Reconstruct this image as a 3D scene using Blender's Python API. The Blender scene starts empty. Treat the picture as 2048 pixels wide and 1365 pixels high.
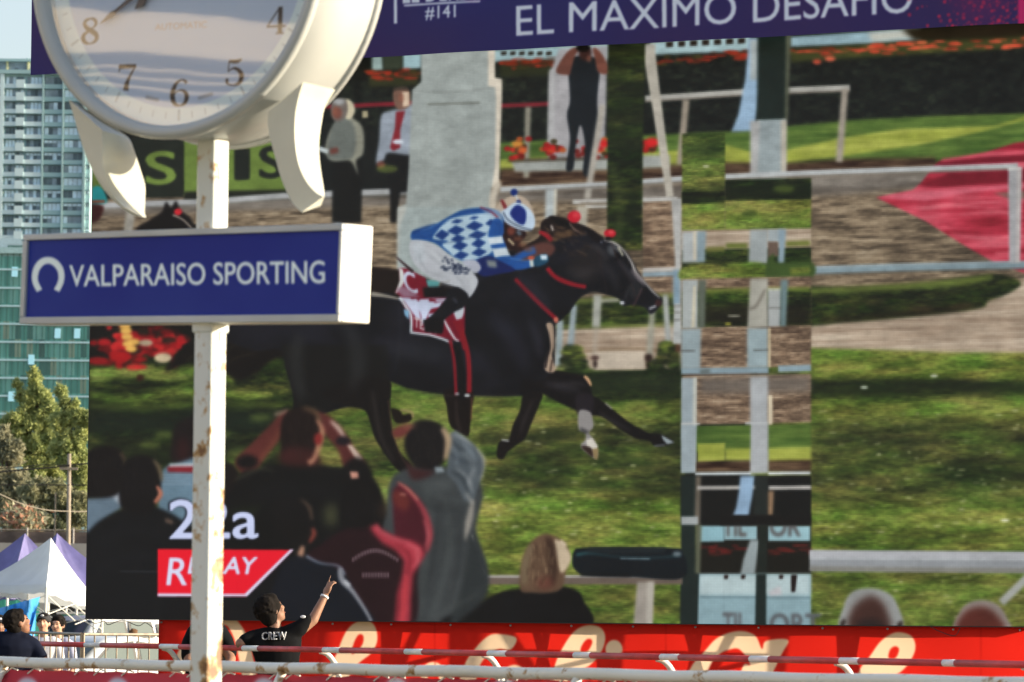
import bpy, bmesh, math, random
import numpy as np
from mathutils import Vector, Matrix
R = math.radians
SC = bpy.context.scene
COL = SC.collection
random.seed(7)

# ------------------------------------------------------------------ camera, sky, sun, exposure
F = 8500.0            # focal length in photo pixels (photo 2048 x 1365)
EYE = Vector((0, 0, 1.65))
PITCH, ROLL = math.atan(562.5 / F), R(0.5)
cam = bpy.data.cameras.new('camera'); cam_o = bpy.data.objects.new('camera', cam); COL.objects.link(cam_o)
cam.sensor_width = 36; cam.lens = F / 2048 * 36
cam.clip_start = 0.5; cam.clip_end = 5000
_m = Matrix.Rotation(R(90) + PITCH, 3, 'X') @ Matrix.Rotation(ROLL, 3, 'Z')
cam_o.matrix_world = Matrix.Translation(EYE) @ _m.to_4x4()
cam.dof.use_dof = True; cam.dof.focus_distance = 39; cam.dof.aperture_fstop = 7.0; cam.dof.aperture_blades = 7
SC.camera = cam_o
CR, CU, CF = _m.col[0].copy(), _m.col[1].copy(), -_m.col[2].copy()

SUN_AZ, SUN_EL = R(93), R(12)       # azimuth from +Y towards +X
sun_dir = Vector((math.sin(SUN_AZ) * math.cos(SUN_EL), math.cos(SUN_AZ) * math.cos(SUN_EL), math.sin(SUN_EL)))
w = bpy.data.worlds.new('World'); SC.world = w; w.use_nodes = True
nt = w.node_tree; bg = nt.nodes['Background']
sky = nt.nodes.new('ShaderNodeTexSky'); sky.sky_type = 'NISHITA'; sky.sun_disc = False
sky.sun_elevation = SUN_EL; sky.sun_rotation = SUN_AZ; sky.air_density = 1.0; sky.dust_density = 1.9; sky.ozone_density = 1.5
veil = nt.nodes.new('ShaderNodeMixRGB'); veil.inputs[0].default_value = 0.4; veil.inputs[2].default_value = (2.25, 2.2, 2.3, 1)   # thin high cloud
nt.links.new(sky.outputs[0], veil.inputs[1]); nt.links.new(veil.outputs[0], bg.inputs[0]); bg.inputs[1].default_value = 0.15
sl = bpy.data.lights.new('sun', 'SUN'); sl.energy = 4.8; sl.angle = R(0.55); sl.color = (1.0, 0.86, 0.66)
so = bpy.data.objects.new('sun', sl); COL.objects.link(so)
so.rotation_euler = (-sun_dir).to_track_quat('-Z', 'Y').to_euler()
EXPO = 1.15
SC.view_settings.view_transform = 'Standard'; SC.view_settings.look = 'None'
SC.view_settings.exposure = EXPO; SC.view_settings.gamma = 1; SC.view_settings.use_curve_mapping = False

# ------------------------------------------------------------------ geometry of the view
def ray(x, y):
    return (CF * F + CR * (x - 1024.0) - CU * (y - 682.5))
def at(x, y, D):                      # point seen at photo pixel x, y at distance D along +Y
    d = ray(x, y); return EYE + d * (D / d.y)
def at_z(x, y, z):
    d = ray(x, y); return EYE + d * ((z - EYE.z) / d.z)
class Plane:
    """vertical plane through point p; yaw turns its right end towards the camera"""
    def __init__(s, p, yaw, tilt=0.0, vp=0.0):     # tilt leans it in its own plane about the pivot height vp
        r0 = Vector((math.cos(yaw), -math.sin(yaw), 0)); u0 = Vector((0, 0, 1)); s.vp = vp
        s.r = r0 * math.cos(tilt) - u0 * math.sin(tilt); s.u = r0 * math.sin(tilt) + u0 * math.cos(tilt)
        s.o = Vector(p)
        s.n = Vector((-math.sin(yaw), -math.cos(yaw), 0))
    def hit(s, x, y):
        d = ray(x, y); t = (s.o - EYE).dot(s.n) / d.dot(s.n); return EYE + d * t
    def uv(s, x, y):
        q = s.hit(x, y) - s.o - Vector((0, 0, s.vp)); return q.dot(s.r), q.dot(s.u) + s.vp
    def pt(s, u, v, n=0.0):
        return s.o + Vector((0, 0, s.vp)) + s.r * u + s.u * (v - s.vp) + s.n * n

# ------------------------------------------------------------------ objects
def tag(o, label=None, cat=None, group=None, kind=None):
    if label: o['label'] = label
    if cat: o['category'] = cat
    if group: o['group'] = group
    if kind: o['kind'] = kind
    return o
def empty(name, loc, label=None, cat=None, group=None, kind=None):
    o = bpy.data.objects.new(name, None); COL.objects.link(o); o.location = loc; o.empty_display_size = 0.1
    bpy.context.view_layer.update()
    return tag(o, label, cat, group, kind)
def link_mesh(name, me, mat, parent=None, smooth=False):
    if isinstance(mat, (list, tuple)):
        for m in mat: me.materials.append(m)
    elif mat: me.materials.append(mat)
    if smooth:
        for p in me.polygons: p.use_smooth = True
    o = bpy.data.objects.new(name, me); COL.objects.link(o)
    if parent:
        o.parent = parent
        o.matrix_parent_inverse = parent.matrix_world.inverted()
    return o
def obj(name, bm, mat, parent=None, smooth=False, bevel=0):
    me = bpy.data.meshes.new(name)
    bmesh.ops.recalc_face_normals(bm, faces=bm.faces)
    bm.to_mesh(me); bm.free()
    o = link_mesh(name, me, mat, parent, smooth)
    if bevel:
        b = o.modifiers.new('bevel', 'BEVEL'); b.width = bevel; b.segments = 2; b.limit_method = 'ANGLE'; b.angle_limit = R(40)
    return o
def nb(): return bmesh.new()
def hexa(bm, c):                       # 8 corners: bottom 4 ccw, top 4
    v = [bm.verts.new(p) for p in c]
    for f in ((0, 3, 2, 1), (4, 5, 6, 7), (0, 1, 5, 4), (1, 2, 6, 5), (2, 3, 7, 6), (3, 0, 4, 7)):
        bm.faces.new([v[i] for i in f])
def box(bm, x0, x1, y0, y1, z0, z1):
    hexa(bm, [(x0, y0, z0), (x1, y0, z0), (x1, y1, z0), (x0, y1, z0), (x0, y0, z1), (x1, y0, z1), (x1, y1, z1), (x0, y1, z1)])
def pbox(bm, P, u0, u1, v0, v1, n0, n1):   # box in a plane's own frame
    a, b = n0, n1
    hexa(bm, [P.pt(u0, v0, b), P.pt(u1, v0, b), P.pt(u1, v0, a), P.pt(u0, v0, a), P.pt(u0, v1, b), P.pt(u1, v1, b), P.pt(u1, v1, a), P.pt(u0, v1, a)])
def tube(bm, pts, rad, seg=12, cap=True):
    pts = [Vector(p) for p in pts]; n = len(pts)
    rad = rad if isinstance(rad, (list, tuple)) else [rad] * n
    rings = []; ref = None
    for i, p in enumerate(pts):
        t = (pts[min(i + 1, n - 1)] - pts[max(i - 1, 0)]).normalized()
        if ref is None: ref = t.orthogonal().normalized()
        a = (ref - t * ref.dot(t)).normalized(); ref = a; b = t.cross(a)
        rings.append([bm.verts.new(p + (a * math.cos(2 * math.pi * k / seg) + b * math.sin(2 * math.pi * k / seg)) * rad[i]) for k in range(seg)])
    for i in range(n - 1):
        for k in range(seg):
            bm.faces.new((rings[i][k], rings[i][(k + 1) % seg], rings[i + 1][(k + 1) % seg], rings[i + 1][k]))
    if cap: bm.faces.new(rings[0][::-1]); bm.faces.new(rings[-1])
def ball(bm, c, r, rot=None, seg=14, rings=9):
    r = (r, r, r) if not isinstance(r, (list, tuple)) else r
    c = Vector(c); m = rot or Matrix.Identity(3); rows = []
    for i in range(rings + 1):
        th = math.pi * i / rings
        if i in (0, rings): rows.append([bm.verts.new(c + m @ Vector((0, 0, r[2] * math.cos(th))))]); continue
        rows.append([bm.verts.new(c + m @ Vector((r[0] * math.sin(th) * math.cos(2 * math.pi * k / seg), r[1] * math.sin(th) * math.sin(2 * math.pi * k / seg), r[2] * math.cos(th)))) for k in range(seg)])
    for i in range(rings):
        A, B = rows[i], rows[i + 1]
        for k in range(seg):
            k2 = (k + 1) % seg
            if len(A) == 1: bm.faces.new((A[0], B[k], B[k2]))
            elif len(B) == 1: bm.faces.new((A[k], B[0], A[k2]))
            else: bm.faces.new((A[k], B[k], B[k2], A[k2]))
def remeshed(name, bm, mat, voxel, parent=None, smooth_it=6, smf=0.6):
    me = bpy.data.meshes.new('tmp'); bm.to_mesh(me); bm.free()
    o = bpy.data.objects.new('tmp', me); COL.objects.link(o)
    r = o.modifiers.new('r', 'REMESH'); r.mode = 'VOXEL'; r.voxel_size = voxel; r.use_smooth_shade = True
    if smooth_it: s = o.modifiers.new('s', 'SMOOTH'); s.factor = smf; s.iterations = smooth_it
    dg = bpy.context.evaluated_depsgraph_get(); dg.update()
    m2 = bpy.data.meshes.new_from_object(o.evaluated_get(dg)); m2.name = name
    bpy.data.objects.remove(o)
    m2.materials.clear()
    return link_mesh(name, m2, mat, parent, True)

# ------------------------------------------------------------------ materials
def lin(c):
    return tuple(((v / 255) / 12.92 if v / 255 <= 0.04045 else ((v / 255 + 0.055) / 1.055) ** 2.4) for v in c)
def mat(name, col, rough=0.6, var=0.0, vscale=3.0, bump=0.0, bscale=20.0, metal=0.0, spec=0.5, col2=None, stretch=None, trans=0.0):
    m = bpy.data.materials.new(name); m.use_nodes = True; t = m.node_tree; p = t.nodes['Principled BSDF']
    p.inputs['Base Color'].default_value = (*col, 1); p.inputs['Roughness'].default_value = rough
    p.inputs['Metallic'].default_value = metal; p.inputs['Specular IOR Level'].default_value = spec
    tc = t.nodes.new('ShaderNodeTexCoord'); mp = t.nodes.new('ShaderNodeMapping'); t.links.new(tc.outputs['Object'], mp.inputs[0])
    if stretch: mp.inputs['Scale'].default_value = stretch
    if var or col2:
        n = t.nodes.new('ShaderNodeTexNoise'); n.inputs['Scale'].default_value = vscale; n.inputs['Detail'].default_value = 6
        t.links.new(mp.outputs[0], n.inputs[0])
        r = t.nodes.new('ShaderNodeValToRGB'); r.color_ramp.elements[0].position = 0.35; r.color_ramp.elements[1].position = 0.65
        c2 = col2 or tuple(c * (1 - var) for c in col)
        r.color_ramp.elements[0].color = (*c2, 1); r.color_ramp.elements[1].color = (*(min(1, c * (1 + var * .4)) for c in col), 1)
        t.links.new(n.outputs[0], r.inputs[0]); t.links.new(r.outputs[0], p.inputs['Base Color'])
    if bump:
        n2 = t.nodes.new('ShaderNodeTexNoise'); n2.inputs['Scale'].default_value = bscale; n2.inputs['Detail'].default_value = 4
        t.links.new(mp.outputs[0], n2.inputs[0]); b = t.nodes.new('ShaderNodeBump'); b.inputs['Strength'].default_value = bump
        t.links.new(n2.outputs[0], b.inputs['Height']); t.links.new(b.outputs[0], p.inputs['Normal'])
    if trans:
        tr = t.nodes.new('ShaderNodeBsdfTranslucent'); mx = t.nodes.new('ShaderNodeMixShader'); mx.inputs[0].default_value = trans
        src = p.inputs['Base Color'].links[0].from_socket if p.inputs['Base Color'].links else None
        if src: t.links.new(src, tr.inputs[0])
        else: tr.inputs[0].default_value = (*col, 1)
        out = t.nodes['Material Output']
        t.links.new(p.outputs[0], mx.inputs[1]); t.links.new(tr.outputs[0], mx.inputs[2]); t.links.new(mx.outputs[0], out.inputs[0])
    return m
def rusty(name, base=(0.62, 0.64, 0.62), amount=0.5, scale=9.0, rough=0.35, stretch=(1, 1, 0.55), zfade=0.0):
    m = bpy.data.materials.new(name); m.use_nodes = True; t = m.node_tree; p = t.nodes['Principled BSDF']; L = t.links.new
    tc = t.nodes.new('ShaderNodeTexCoord'); mp = t.nodes.new('ShaderNodeMapping'); mp.inputs['Scale'].default_value = stretch
    L(tc.outputs['Object'], mp.inputs[0])
    n = t.nodes.new('ShaderNodeTexNoise'); n.inputs['Scale'].default_value = scale; n.inputs['Detail'].default_value = 7; n.inputs['Roughness'].default_value = 0.6; L(mp.outputs[0], n.inputs[0])
    r = t.nodes.new('ShaderNodeValToRGB'); e = r.color_ramp.elements
    k = 0.71 - 0.14 * amount
    e[0].position = k - 0.05; e[0].color = (*base, 1); e[1].position = k + 0.07; e[1].color = (0.16, 0.065, 0.02, 1)
    q = e.new(k + 0.01); q.color = (0.42, 0.26, 0.11, 1)
    if zfade:                                # rust grows towards the wet lower end
        sx = t.nodes.new('ShaderNodeSeparateXYZ'); L(tc.outputs['Object'], sx.inputs[0]); ma = t.nodes.new('ShaderNodeMath'); ma.operation = 'MULTIPLY_ADD'; ma.inputs[1].default_value = -zfade; ma.inputs[2].default_value = zfade * 2.4
        L(sx.outputs['Z'], ma.inputs[0]); ad = t.nodes.new('ShaderNodeMath'); ad.operation = 'ADD'; L(n.outputs[0], ad.inputs[0]); L(ma.outputs[0], ad.inputs[1]); L(ad.outputs[0], r.inputs[0])
    else: L(n.outputs[0], r.inputs[0])
    n3 = t.nodes.new('ShaderNodeTexNoise'); n3.inputs['Scale'].default_value = 3; n3.inputs['Detail'].default_value = 5; L(mp.outputs[0], n3.inputs[0])
    mx = t.nodes.new('ShaderNodeMixRGB'); mx.blend_type = 'MULTIPLY'; mx.inputs[2].default_value = (0.80, 0.80, 0.72, 1)
    L(n3.outputs[0], mx.inputs[0]); L(r.outputs[0], mx.inputs[1]); L(mx.outputs[0], p.inputs['Base Color'])
    p.inputs['Roughness'].default_value = rough
    b = t.nodes.new('ShaderNodeBump'); b.inputs['Strength'].default_value = 0.25; L(n.outputs[0], b.inputs['Height']); L(b.outputs[0], p.inputs['Normal'])
    return m

# ------------------------------------------------------------------ 2-D raster for printed banners, the dial and the LED picture
def noise(H, W, sx, sy, seed, octv=4, pers=0.55):
    g = np.random.default_rng(seed); out = np.zeros((H, W), np.float32); amp = 1.0; tot = 0
    for o in range(octv):
        gx = int(W / sx) + 3; gy = int(H / sy) + 3
        a = g.random((gy, gx)).astype(np.float32)
        yy = np.arange(H) / sy; xx = np.arange(W) / sx
        y0 = yy.astype(int); x0 = xx.astype(int); fy = (yy - y0).astype(np.float32); fx = (xx - x0).astype(np.float32)
        fy = fy * fy * (3 - 2 * fy); fx = fx * fx * (3 - 2 * fx)
        r0 = a[y0]; r1 = a[y0 + 1]; c = r0 * (1 - fy[:, None]) + r1 * fy[:, None]
        v = c[:, x0] * (1 - fx) + c[:, x0 + 1] * fx
        out += v * amp; tot += amp; amp *= pers; sx = max(sx / 2, 1.0); sy = max(sy / 2, 1.0)
    out /= tot
    return np.clip((out - 0.5) * 1.9 + 0.5, 0, 1)
def boxblur(a, r):
    for ax in (0, 1):
        for _ in range(3):
            k = max(1, int(round(r)))
            p = np.pad(a, [(k, k) if i == ax else (0, 0) for i in range(2)], mode='edge')
            c = np.cumsum(p, axis=ax, dtype=np.float64); z = np.zeros_like(np.take(c, [0], axis=ax))
            c = np.concatenate([z, c], axis=ax); n = 2 * k + 1
            hi = np.take(c, range(n, c.shape[ax]), axis=ax); lo = np.take(c, range(0, c.shape[ax] - n), axis=ax)
            a = ((hi - lo) / n).astype(np.float32)
    return a
def spline(pts, n=6, closed=True):
    p = np.array(pts, float); N = len(p); out = []
    for i in range(N if closed else N - 1):
        if closed: a, b, c, d = p[i - 1], p[i], p[(i + 1) % N], p[(i + 2) % N]
        else: a, b, c, d = p[max(i - 1, 0)], p[i], p[i + 1], p[min(i + 2, N - 1)]
        for k in range(n):
            t = k / n
            out.append(0.5 * ((2 * b) + (c - a) * t + (2 * a - 5 * b + 4 * c - d) * t * t + (3 * b - a - 3 * c + d) * t ** 3))
    if not closed: out.append(p[-1])
    return np.array(out)
def pp(s):
    return [tuple(float(v) for v in q.split(',')) for q in s.split()] if isinstance(s, str) else list(s)
class Canvas:
    """picture in the plane's own metres: u0..u1 across, v0..v1 up; drawing calls take photo pixels or (raw) u, v"""
    def __init__(s, P, u0, u1, v0, v1, ppm, bg=(0, 0, 0)):
        s.P, s.u0, s.u1, s.v0, s.v1, s.k = P, u0, u1, v0, v1, ppm
        s.bk = 0.8
        s.W = int((u1 - u0) * ppm); s.H = int((v1 - v0) * ppm)
        s.a = np.empty((s.H, s.W, 3), np.float32); s.a[:] = np.array(bg, np.float32)
        d0 = ray(0, 0); dx = ray(1, 0) - d0; dy = ray(0, 1) - d0
        s._d0, s._dx, s._dy = map(lambda v: np.array(v), (d0, dx, dy))
    def px(s, pts, raw=False):
        p = np.array(pts, float)
        if not raw:
            d = s._d0 + p[:, :1] * s._dx + p[:, 1:2] * s._dy
            n = np.array(s.P.n); o = np.array(s.P.o); e = np.array(EYE)
            t = (o - e).dot(n) / d.dot(n); q = e + d * t[:, None] - o - np.array([0, 0, s.P.vp])
            p = np.stack([q.dot(np.array(s.P.r)), q.dot(np.array(s.P.u)) + s.P.vp], 1)
        return np.stack([(p[:, 0] - s.u0) * s.k, (s.v1 - p[:, 1]) * s.k], 1)
    def mask(s, polys, b=0, SS=3):
        allp = np.concatenate(polys); pad = int(3 * b + 3)
        x0 = int(max(0, math.floor(allp[:, 0].min()) - pad)); x1 = int(min(s.W, math.ceil(allp[:, 0].max()) + pad))
        y0 = int(max(0, math.floor(allp[:, 1].min()) - pad)); y1 = int(min(s.H, math.ceil(allp[:, 1].max()) + pad))
        if x1 <= x0 or y1 <= y0: return None
        w, h = (x1 - x0) * SS, (y1 - y0) * SS; M = None
        for p in polys:
            q = (p - [x0, y0]) * SS
            g = np.zeros((h, w + 1), np.int32)
            for i in range(len(q)):
                (ax, ay), (bx, by) = q[i], q[(i + 1) % len(q)]
                if ay == by: continue
                if ay > by: ax, ay, bx, by = bx, by, ax, ay
                r0 = max(0, math.ceil(ay - 0.5)); r1 = min(h - 1, math.ceil(by - 0.5) - 1)
                if r1 < r0: continue
                rr = np.arange(r0, r1 + 1); xc = ax + (rr + 0.5 - ay) * (bx - ax) / (by - ay)
                ci = np.clip(np.ceil(xc - 0.5), 0, w).astype(int); np.add.at(g, (rr, ci), 1)
            m = (np.cumsum(g, axis=1)[:, :w] & 1).astype(bool)
            M = m if M is None else (M | m)
        m = M.reshape(y1 - y0, SS, x1 - x0, SS).mean((1, 3)).astype(np.float32)
        if b: m = boxblur(m, b * s.bk)
        return m, x0, x1, y0, y1
    def comp(s, mk, col, a=1.0):
        if mk is None: return
        m, x0, x1, y0, y1 = mk; m = (m * a)[..., None]
        c = col[y0:y1, x0:x1] if isinstance(col, np.ndarray) and col.ndim == 3 else np.array(col, np.float32)
        s.a[y0:y1, x0:x1] = s.a[y0:y1, x0:x1] * (1 - m) + c * m
    def poly(s, pts, col, b=0, sm=False, a=1.0, raw=False):
        p = pp(pts)
        if sm: p = spline(p)
        s.comp(s.mask([s.px(p, raw)], b), col, a)
    def spoly(s, pts, col, b=0, a=1.0, raw=False): s.poly(pts, col, b, True, a, raw)
    def ribbon(s, pts, wd, sm=True, raw=False):
        p = np.array(pp(pts), float)
        w = np.array(wd if isinstance(wd, (list, tuple)) else [wd] * len(p), float)
        if sm and len(p) > 2:
            q = spline(np.column_stack([p, w]), 8, False); p, w = q[:, :2], q[:, 2]
        t = np.gradient(p, axis=0); t /= np.maximum(1e-9, np.hypot(t[:, 0], t[:, 1]))[:, None]
        n = np.stack([-t[:, 1], t[:, 0]], 1) * w[:, None] / 2
        L, Rr = s.px(p + n, raw), s.px(p - n, raw)
        return [np.array([L[i], L[i + 1], Rr[i + 1], Rr[i]]) for i in range(len(p) - 1)]
    def line(s, pts, wd, col, b=0, sm=True, a=1.0, raw=False):
        s.comp(s.mask(s.ribbon(pts, wd, sm, raw), b), col, a)
    def ell(s, cx, cy, rx, ry, col, b=0, rot=0, a=1.0, raw=False):
        t = np.linspace(0, 2 * math.pi, 40)[:-1]; c, q = math.cos(R(rot)), math.sin(R(rot))
        X = rx * np.cos(t); Y = ry * np.sin(t)
        s.comp(s.mask([s.px(np.stack([cx + X * c - Y * q, cy + X * q + Y * c], 1), raw)], b), col, a)
    def text(s, body, p0, p1, h0, h1, col, b=0, bold=0.0, shear=0.0, raw=False, a=1.0):
        """baseline from p0 to p1 (photo px), cap height h0 at the left end and h1 at the right"""
        tris, wid = glyphs(body)
        q = []
        for t in tris:
            fx = t[:, 0] / wid; cap = t[:, 1] / CAP
            x = p0[0] + (p1[0] - p0[0]) * fx; y = p0[1] + (p1[1] - p0[1]) * fx
            h = h0 + (h1 - h0) * fx; sg = 1 if raw else -1
            q.append(s.px(np.stack([x + cap * h * shear, y + sg * cap * h], 1), raw))
        if bold:                             # heavier weight: union of copies shifted by the extra stroke width
            e = s.px([p0, p1], raw); k = bold * .55 * np.hypot(*(e[1] - e[0])) / wid; k2 = bold * .45 * (np.hypot(*(s.px([p0, (p0[0], p0[1] + h0)], raw)[1] - e[0])) / CAP)
            q = [z + [k * dx, k2 * dy] for z in q for dx, dy in ((1, 0), (-1, 0), (0, 1), (0, -1), (.7, .7), (-.7, .7), (.7, -.7), (-.7, -.7), (0, 0))]
        s.comp(s.mask(q, b), col, a)
    def warp(s, amp, sc, seed):
        dx = (noise(s.H, s.W, sc, sc * .7, seed, 3, .7) - .5) * 2 * amp; dy = (noise(s.H, s.W, sc, sc * .7, seed + 50, 3, .7) - .5) * 2 * amp * .7
        X = np.clip(np.arange(s.W)[None, :] + dx, 0, s.W - 1.01); Y = np.clip(np.arange(s.H)[:, None] + dy, 0, s.H - 1.01)
        x0 = X.astype(int); y0 = Y.astype(int); fx = (X - x0)[..., None].astype(np.float32); fy = (Y - y0)[..., None].astype(np.float32); a = s.a
        s.a = (a[y0, x0] * (1 - fx) + a[y0, x0 + 1] * fx) * (1 - fy) + (a[y0 + 1, x0] * (1 - fx) + a[y0 + 1, x0 + 1] * fx) * fy
    def soften(s, rx, ry):
        for ax, r in ((1, rx), (0, ry)):
            if r <= 0: continue
            k = int(r); a = s.a
            p = np.pad(a, [(k, k) if i == ax else (0, 0) for i in range(3)], mode='edge').astype(np.float32)
            n = s.a.shape[ax]; o = np.zeros_like(a)
            for q in range(2 * k + 1): o += p[(slice(None),) * ax + (slice(q, q + n),)]
            s.a = o / (2 * k + 1)
    def image(s, name, srgb=True):
        img = bpy.data.images.new(name, s.W, s.H, alpha=False)
        o = np.ones((s.H, s.W, 4), np.float32); o[..., :3] = np.clip(s.a[::-1] / 255, 0, 1)
        img.pixels.foreach_set(o.ravel()); img.update(); img.pack()
        return img
CAP = 0.685
def glyphs(body, sp=1.0):
    c = bpy.data.curves.new('t', 'FONT'); c.body = body; c.space_character = sp; c.resolution_u = 4
    o = bpy.data.objects.new('t', c); COL.objects.link(o)
    dg = bpy.context.evaluated_depsgraph_get(); dg.update()
    me = bpy.data.meshes.new_from_object(o.evaluated_get(dg)); me.calc_loop_triangles()
    v = np.array([q.co[:2] for q in me.vertices]); x0 = v[:, 0].min()
    v[:, 0] -= x0
    tr = [v[list(t.vertices)] for t in me.loop_triangles]
    bpy.data.objects.remove(o); bpy.data.curves.remove(c)
    return tr, v[:, 0].max()
def img_mat(name, img, rough=0.6, emit=0.0, trans=0.0, spec=0.4, bump=0):
    m = bpy.data.materials.new(name); m.use_nodes = True; t = m.node_tree; p = t.nodes['Principled BSDF']; L = t.links.new
    tx = t.nodes.new('ShaderNodeTexImage'); tx.image = img; tx.extension = 'EXTEND'
    uvn = t.nodes.new('ShaderNodeUVMap'); uvn.uv_map = 'UVMap'; L(uvn.outputs[0], tx.inputs[0])
    p.inputs['Roughness'].default_value = rough; p.inputs['Specular IOR Level'].default_value = spec
    if emit:
        p.inputs['Base Color'].default_value = (0.003, 0.003, 0.003, 1)
        L(tx.outputs[0], p.inputs['Emission Color']); p.inputs['Emission Strength'].default_value = emit
    else: L(tx.outputs[0], p.inputs['Base Color'])
    if trans:
        tr = t.nodes.new('ShaderNodeBsdfTranslucent'); mx = t.nodes.new('ShaderNodeMixShader'); mx.inputs[0].default_value = trans
        L(tx.outputs[0], tr.inputs[0]); L(p.outputs[0], mx.inputs[1]); L(tr.outputs[0], mx.inputs[2]); L(mx.outputs[0], t.nodes['Material Output'].inputs[0])
    if bump:
        tc = t.nodes.new('ShaderNodeTexCoord'); n2 = t.nodes.new('ShaderNodeTexNoise'); n2.inputs['Scale'].default_value = 1.3; n2.inputs['Detail'].default_value = 3
        L(tc.outputs['Object'], n2.inputs[0]); b = t.nodes.new('ShaderNodeBump'); b.inputs['Strength'].default_value = bump; b.inputs['Distance'].default_value = 0.3
        L(n2.outputs[0], b.inputs['Height']); L(b.outputs[0], p.inputs['Normal'])
    return m
def sheet(name, C, mat, parent=None, wave=None, nu=2, nv=2, n=0.0):
    """grid mesh carrying a canvas picture, with its own UVs; wave(u, v) lifts it off its plane"""
    me = bpy.data.meshes.new(name); vs = []; fs = []; uvs = []
    for j in range(nv):
        for i in range(nu):
            fu, fv = i / (nu - 1), j / (nv - 1)
            u = C.u0 + (C.u1 - C.u0) * fu; v = C.v0 + (C.v1 - C.v0) * fv
            vs.append(C.P.pt(u, v, n + (wave(u, v) if wave else 0))); uvs.append((fu, fv))
    for j in range(nv - 1):
        for i in range(nu - 1):
            a = j * nu + i; fs.append((a, a + 1, a + nu + 1, a + nu))
    me.from_pydata(vs, [], fs); ul = me.uv_layers.new(name='UVMap')
    for l in me.loops: ul.data[l.index].uv = uvs[l.vertex_index]
    return link_mesh(name, me, mat, parent, True)
# ------------------------------------------------------------------ the LED screen and its picture
_p = at(1024, 1245, 38.5); SP = Plane((_p.x, _p.y, 0), R(24.3))
SU0, SVB = SP.uv(172, 1237)[0], SP.uv(1000, 1244.5)[1]
SU1 = SP.uv(2072, 1000)[0]
SVT = SP.uv(60, 60)[1]
C = Canvas(SP, SU0, SU1, SVB, SVT, 215, (24, 27, 27))
H_, W_ = C.H, C.W
def ramp(n, stops):
    x = [q[0] for q in stops]; o = np.empty(n.shape + (3,), np.float32)
    for k in range(3): o[..., k] = np.interp(n, x, [q[1][k] for q in stops])
    return o
n1 = noise(H_, W_, 110, 26, 1, 6, 0.72); n2 = noise(H_, W_, 420, 90, 2, 4, .6); n3 = noise(H_, W_, 22, 5, 3, 4, .7)
GRASS = ramp(np.clip(n1 * .55 + n2 * .35 + n3 * .12, 0, 1), [(0, (34, 46, 26)), (.3, (58, 72, 36)), (.44, (86, 100, 48)), (.58, (108, 122, 56)), (.72, (130, 144, 66)), (1, (150, 160, 85))])
GLIT = ramp(np.clip(n1 * .5 + n2 * .35 + n3 * .15, 0, 1), [(0, (50, 66, 28)), (.3, (92, 110, 42)), (.5, (122, 142, 58)), (.7, (142, 158, 72)), (1, (165, 175, 100))])
GDARK = ramp(np.clip(n1 * .6 + n3 * .3 + n2 * .1, 0, 1), [(0, (22, 28, 22)), (.4, (34, 46, 28)), (.6, (52, 68, 32)), (.8, (82, 98, 42)), (1, (110, 125, 55))])
n4 = noise(H_, W_, 14, 2.4, 14, 3, .8); n5 = noise(H_, W_, 90, 22, 15, 4, .6)
for T_ in (GRASS, GLIT, GDARK):
    T_ *= (.90 + (n4 - .5) * .40)[..., None]; T_[..., 0] *= 1 + (n5 - .45) * .30; T_[..., 2] *= 1 + (n5 - .5) * .25
HEDGE = ramp(np.clip(noise(H_, W_, 14, 9, 5, 3) * .7 + n2 * .3, 0, 1), [(0, (20, 24, 23)), (.5, (29, 33, 31)), (.8, (36, 42, 36)), (1, (48, 55, 44))])
LAWN = ramp(noise(H_, W_, 70, 8, 6, 4), [(0, (70, 98, 42)), (1, (104, 130, 58))])
LAWNL = ramp(noise(H_, W_, 90, 8, 7, 4), [(0, (150, 160, 62)), (1, (180, 186, 84))])
d1 = noise(H_, W_, 60, 7, 8, 4, .7)
DIRT = ramp(np.clip(d1 * .6 + n4 * .2 + n2 * .2, 0, 1), [(0, (62, 54, 45)), (.38, (102, 88, 72)), (.55, (138, 120, 97)), (.75, (165, 146, 120)), (1, (188, 172, 148))])
DIRTB = ramp(np.clip(d1 * .55 + n4 * .3 + n3 * .15, 0, 1), [(0, (66, 50, 42)), (.4, (112, 92, 75)), (.6, (150, 124, 100)), (1, (198, 178, 152))])
SAND = ramp(noise(H_, W_, 160, 7, 9, 4, .7), [(0, (150, 128, 108)), (1, (205, 188, 165))])
MUD = ramp(noise(H_, W_, 80, 14, 10, 4), [(0, (96, 88, 80)), (1, (140, 132, 122))])
BROWN = ramp(noise(H_, W_, 60, 8, 11, 4), [(0, (50, 32, 26)), (1, (112, 88, 66))])
RED = ramp(noise(H_, W_, 120, 12, 12, 4), [(0, (150, 34, 50)), (.5, (188, 52, 72)), (1, (222, 96, 112))])
WH, WH2, PIPE = (172, 178, 180), (205, 200, 190), (132, 152, 160)
def tuple_tex(t, k): return np.clip(t * k, 0, 255)
def daisies(x0, y0, x1, y1, n, seed):
    g = random.Random(seed)
    for _ in range(n):
        x, y = g.uniform(x0, x1), g.uniform(y0, y1); C.ell(x, y, g.uniform(2, 9), g.uniform(.8, 1.8), (200, 200, 150), .8, a=g.uniform(.3, .95))
def clumps(x0, y0, x1, y1, n, seed, tex, rx=(10, 50), a=(.3, .7)):
    g = random.Random(seed)
    for _ in range(n):
        x, y = g.uniform(x0, x1), g.uniform(y0, y1); rr = g.uniform(*rx); C.ell(x, y, rr, rr * g.uniform(.16, .34), tex, 4, g.uniform(-6, 6), g.uniform(*a))
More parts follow.
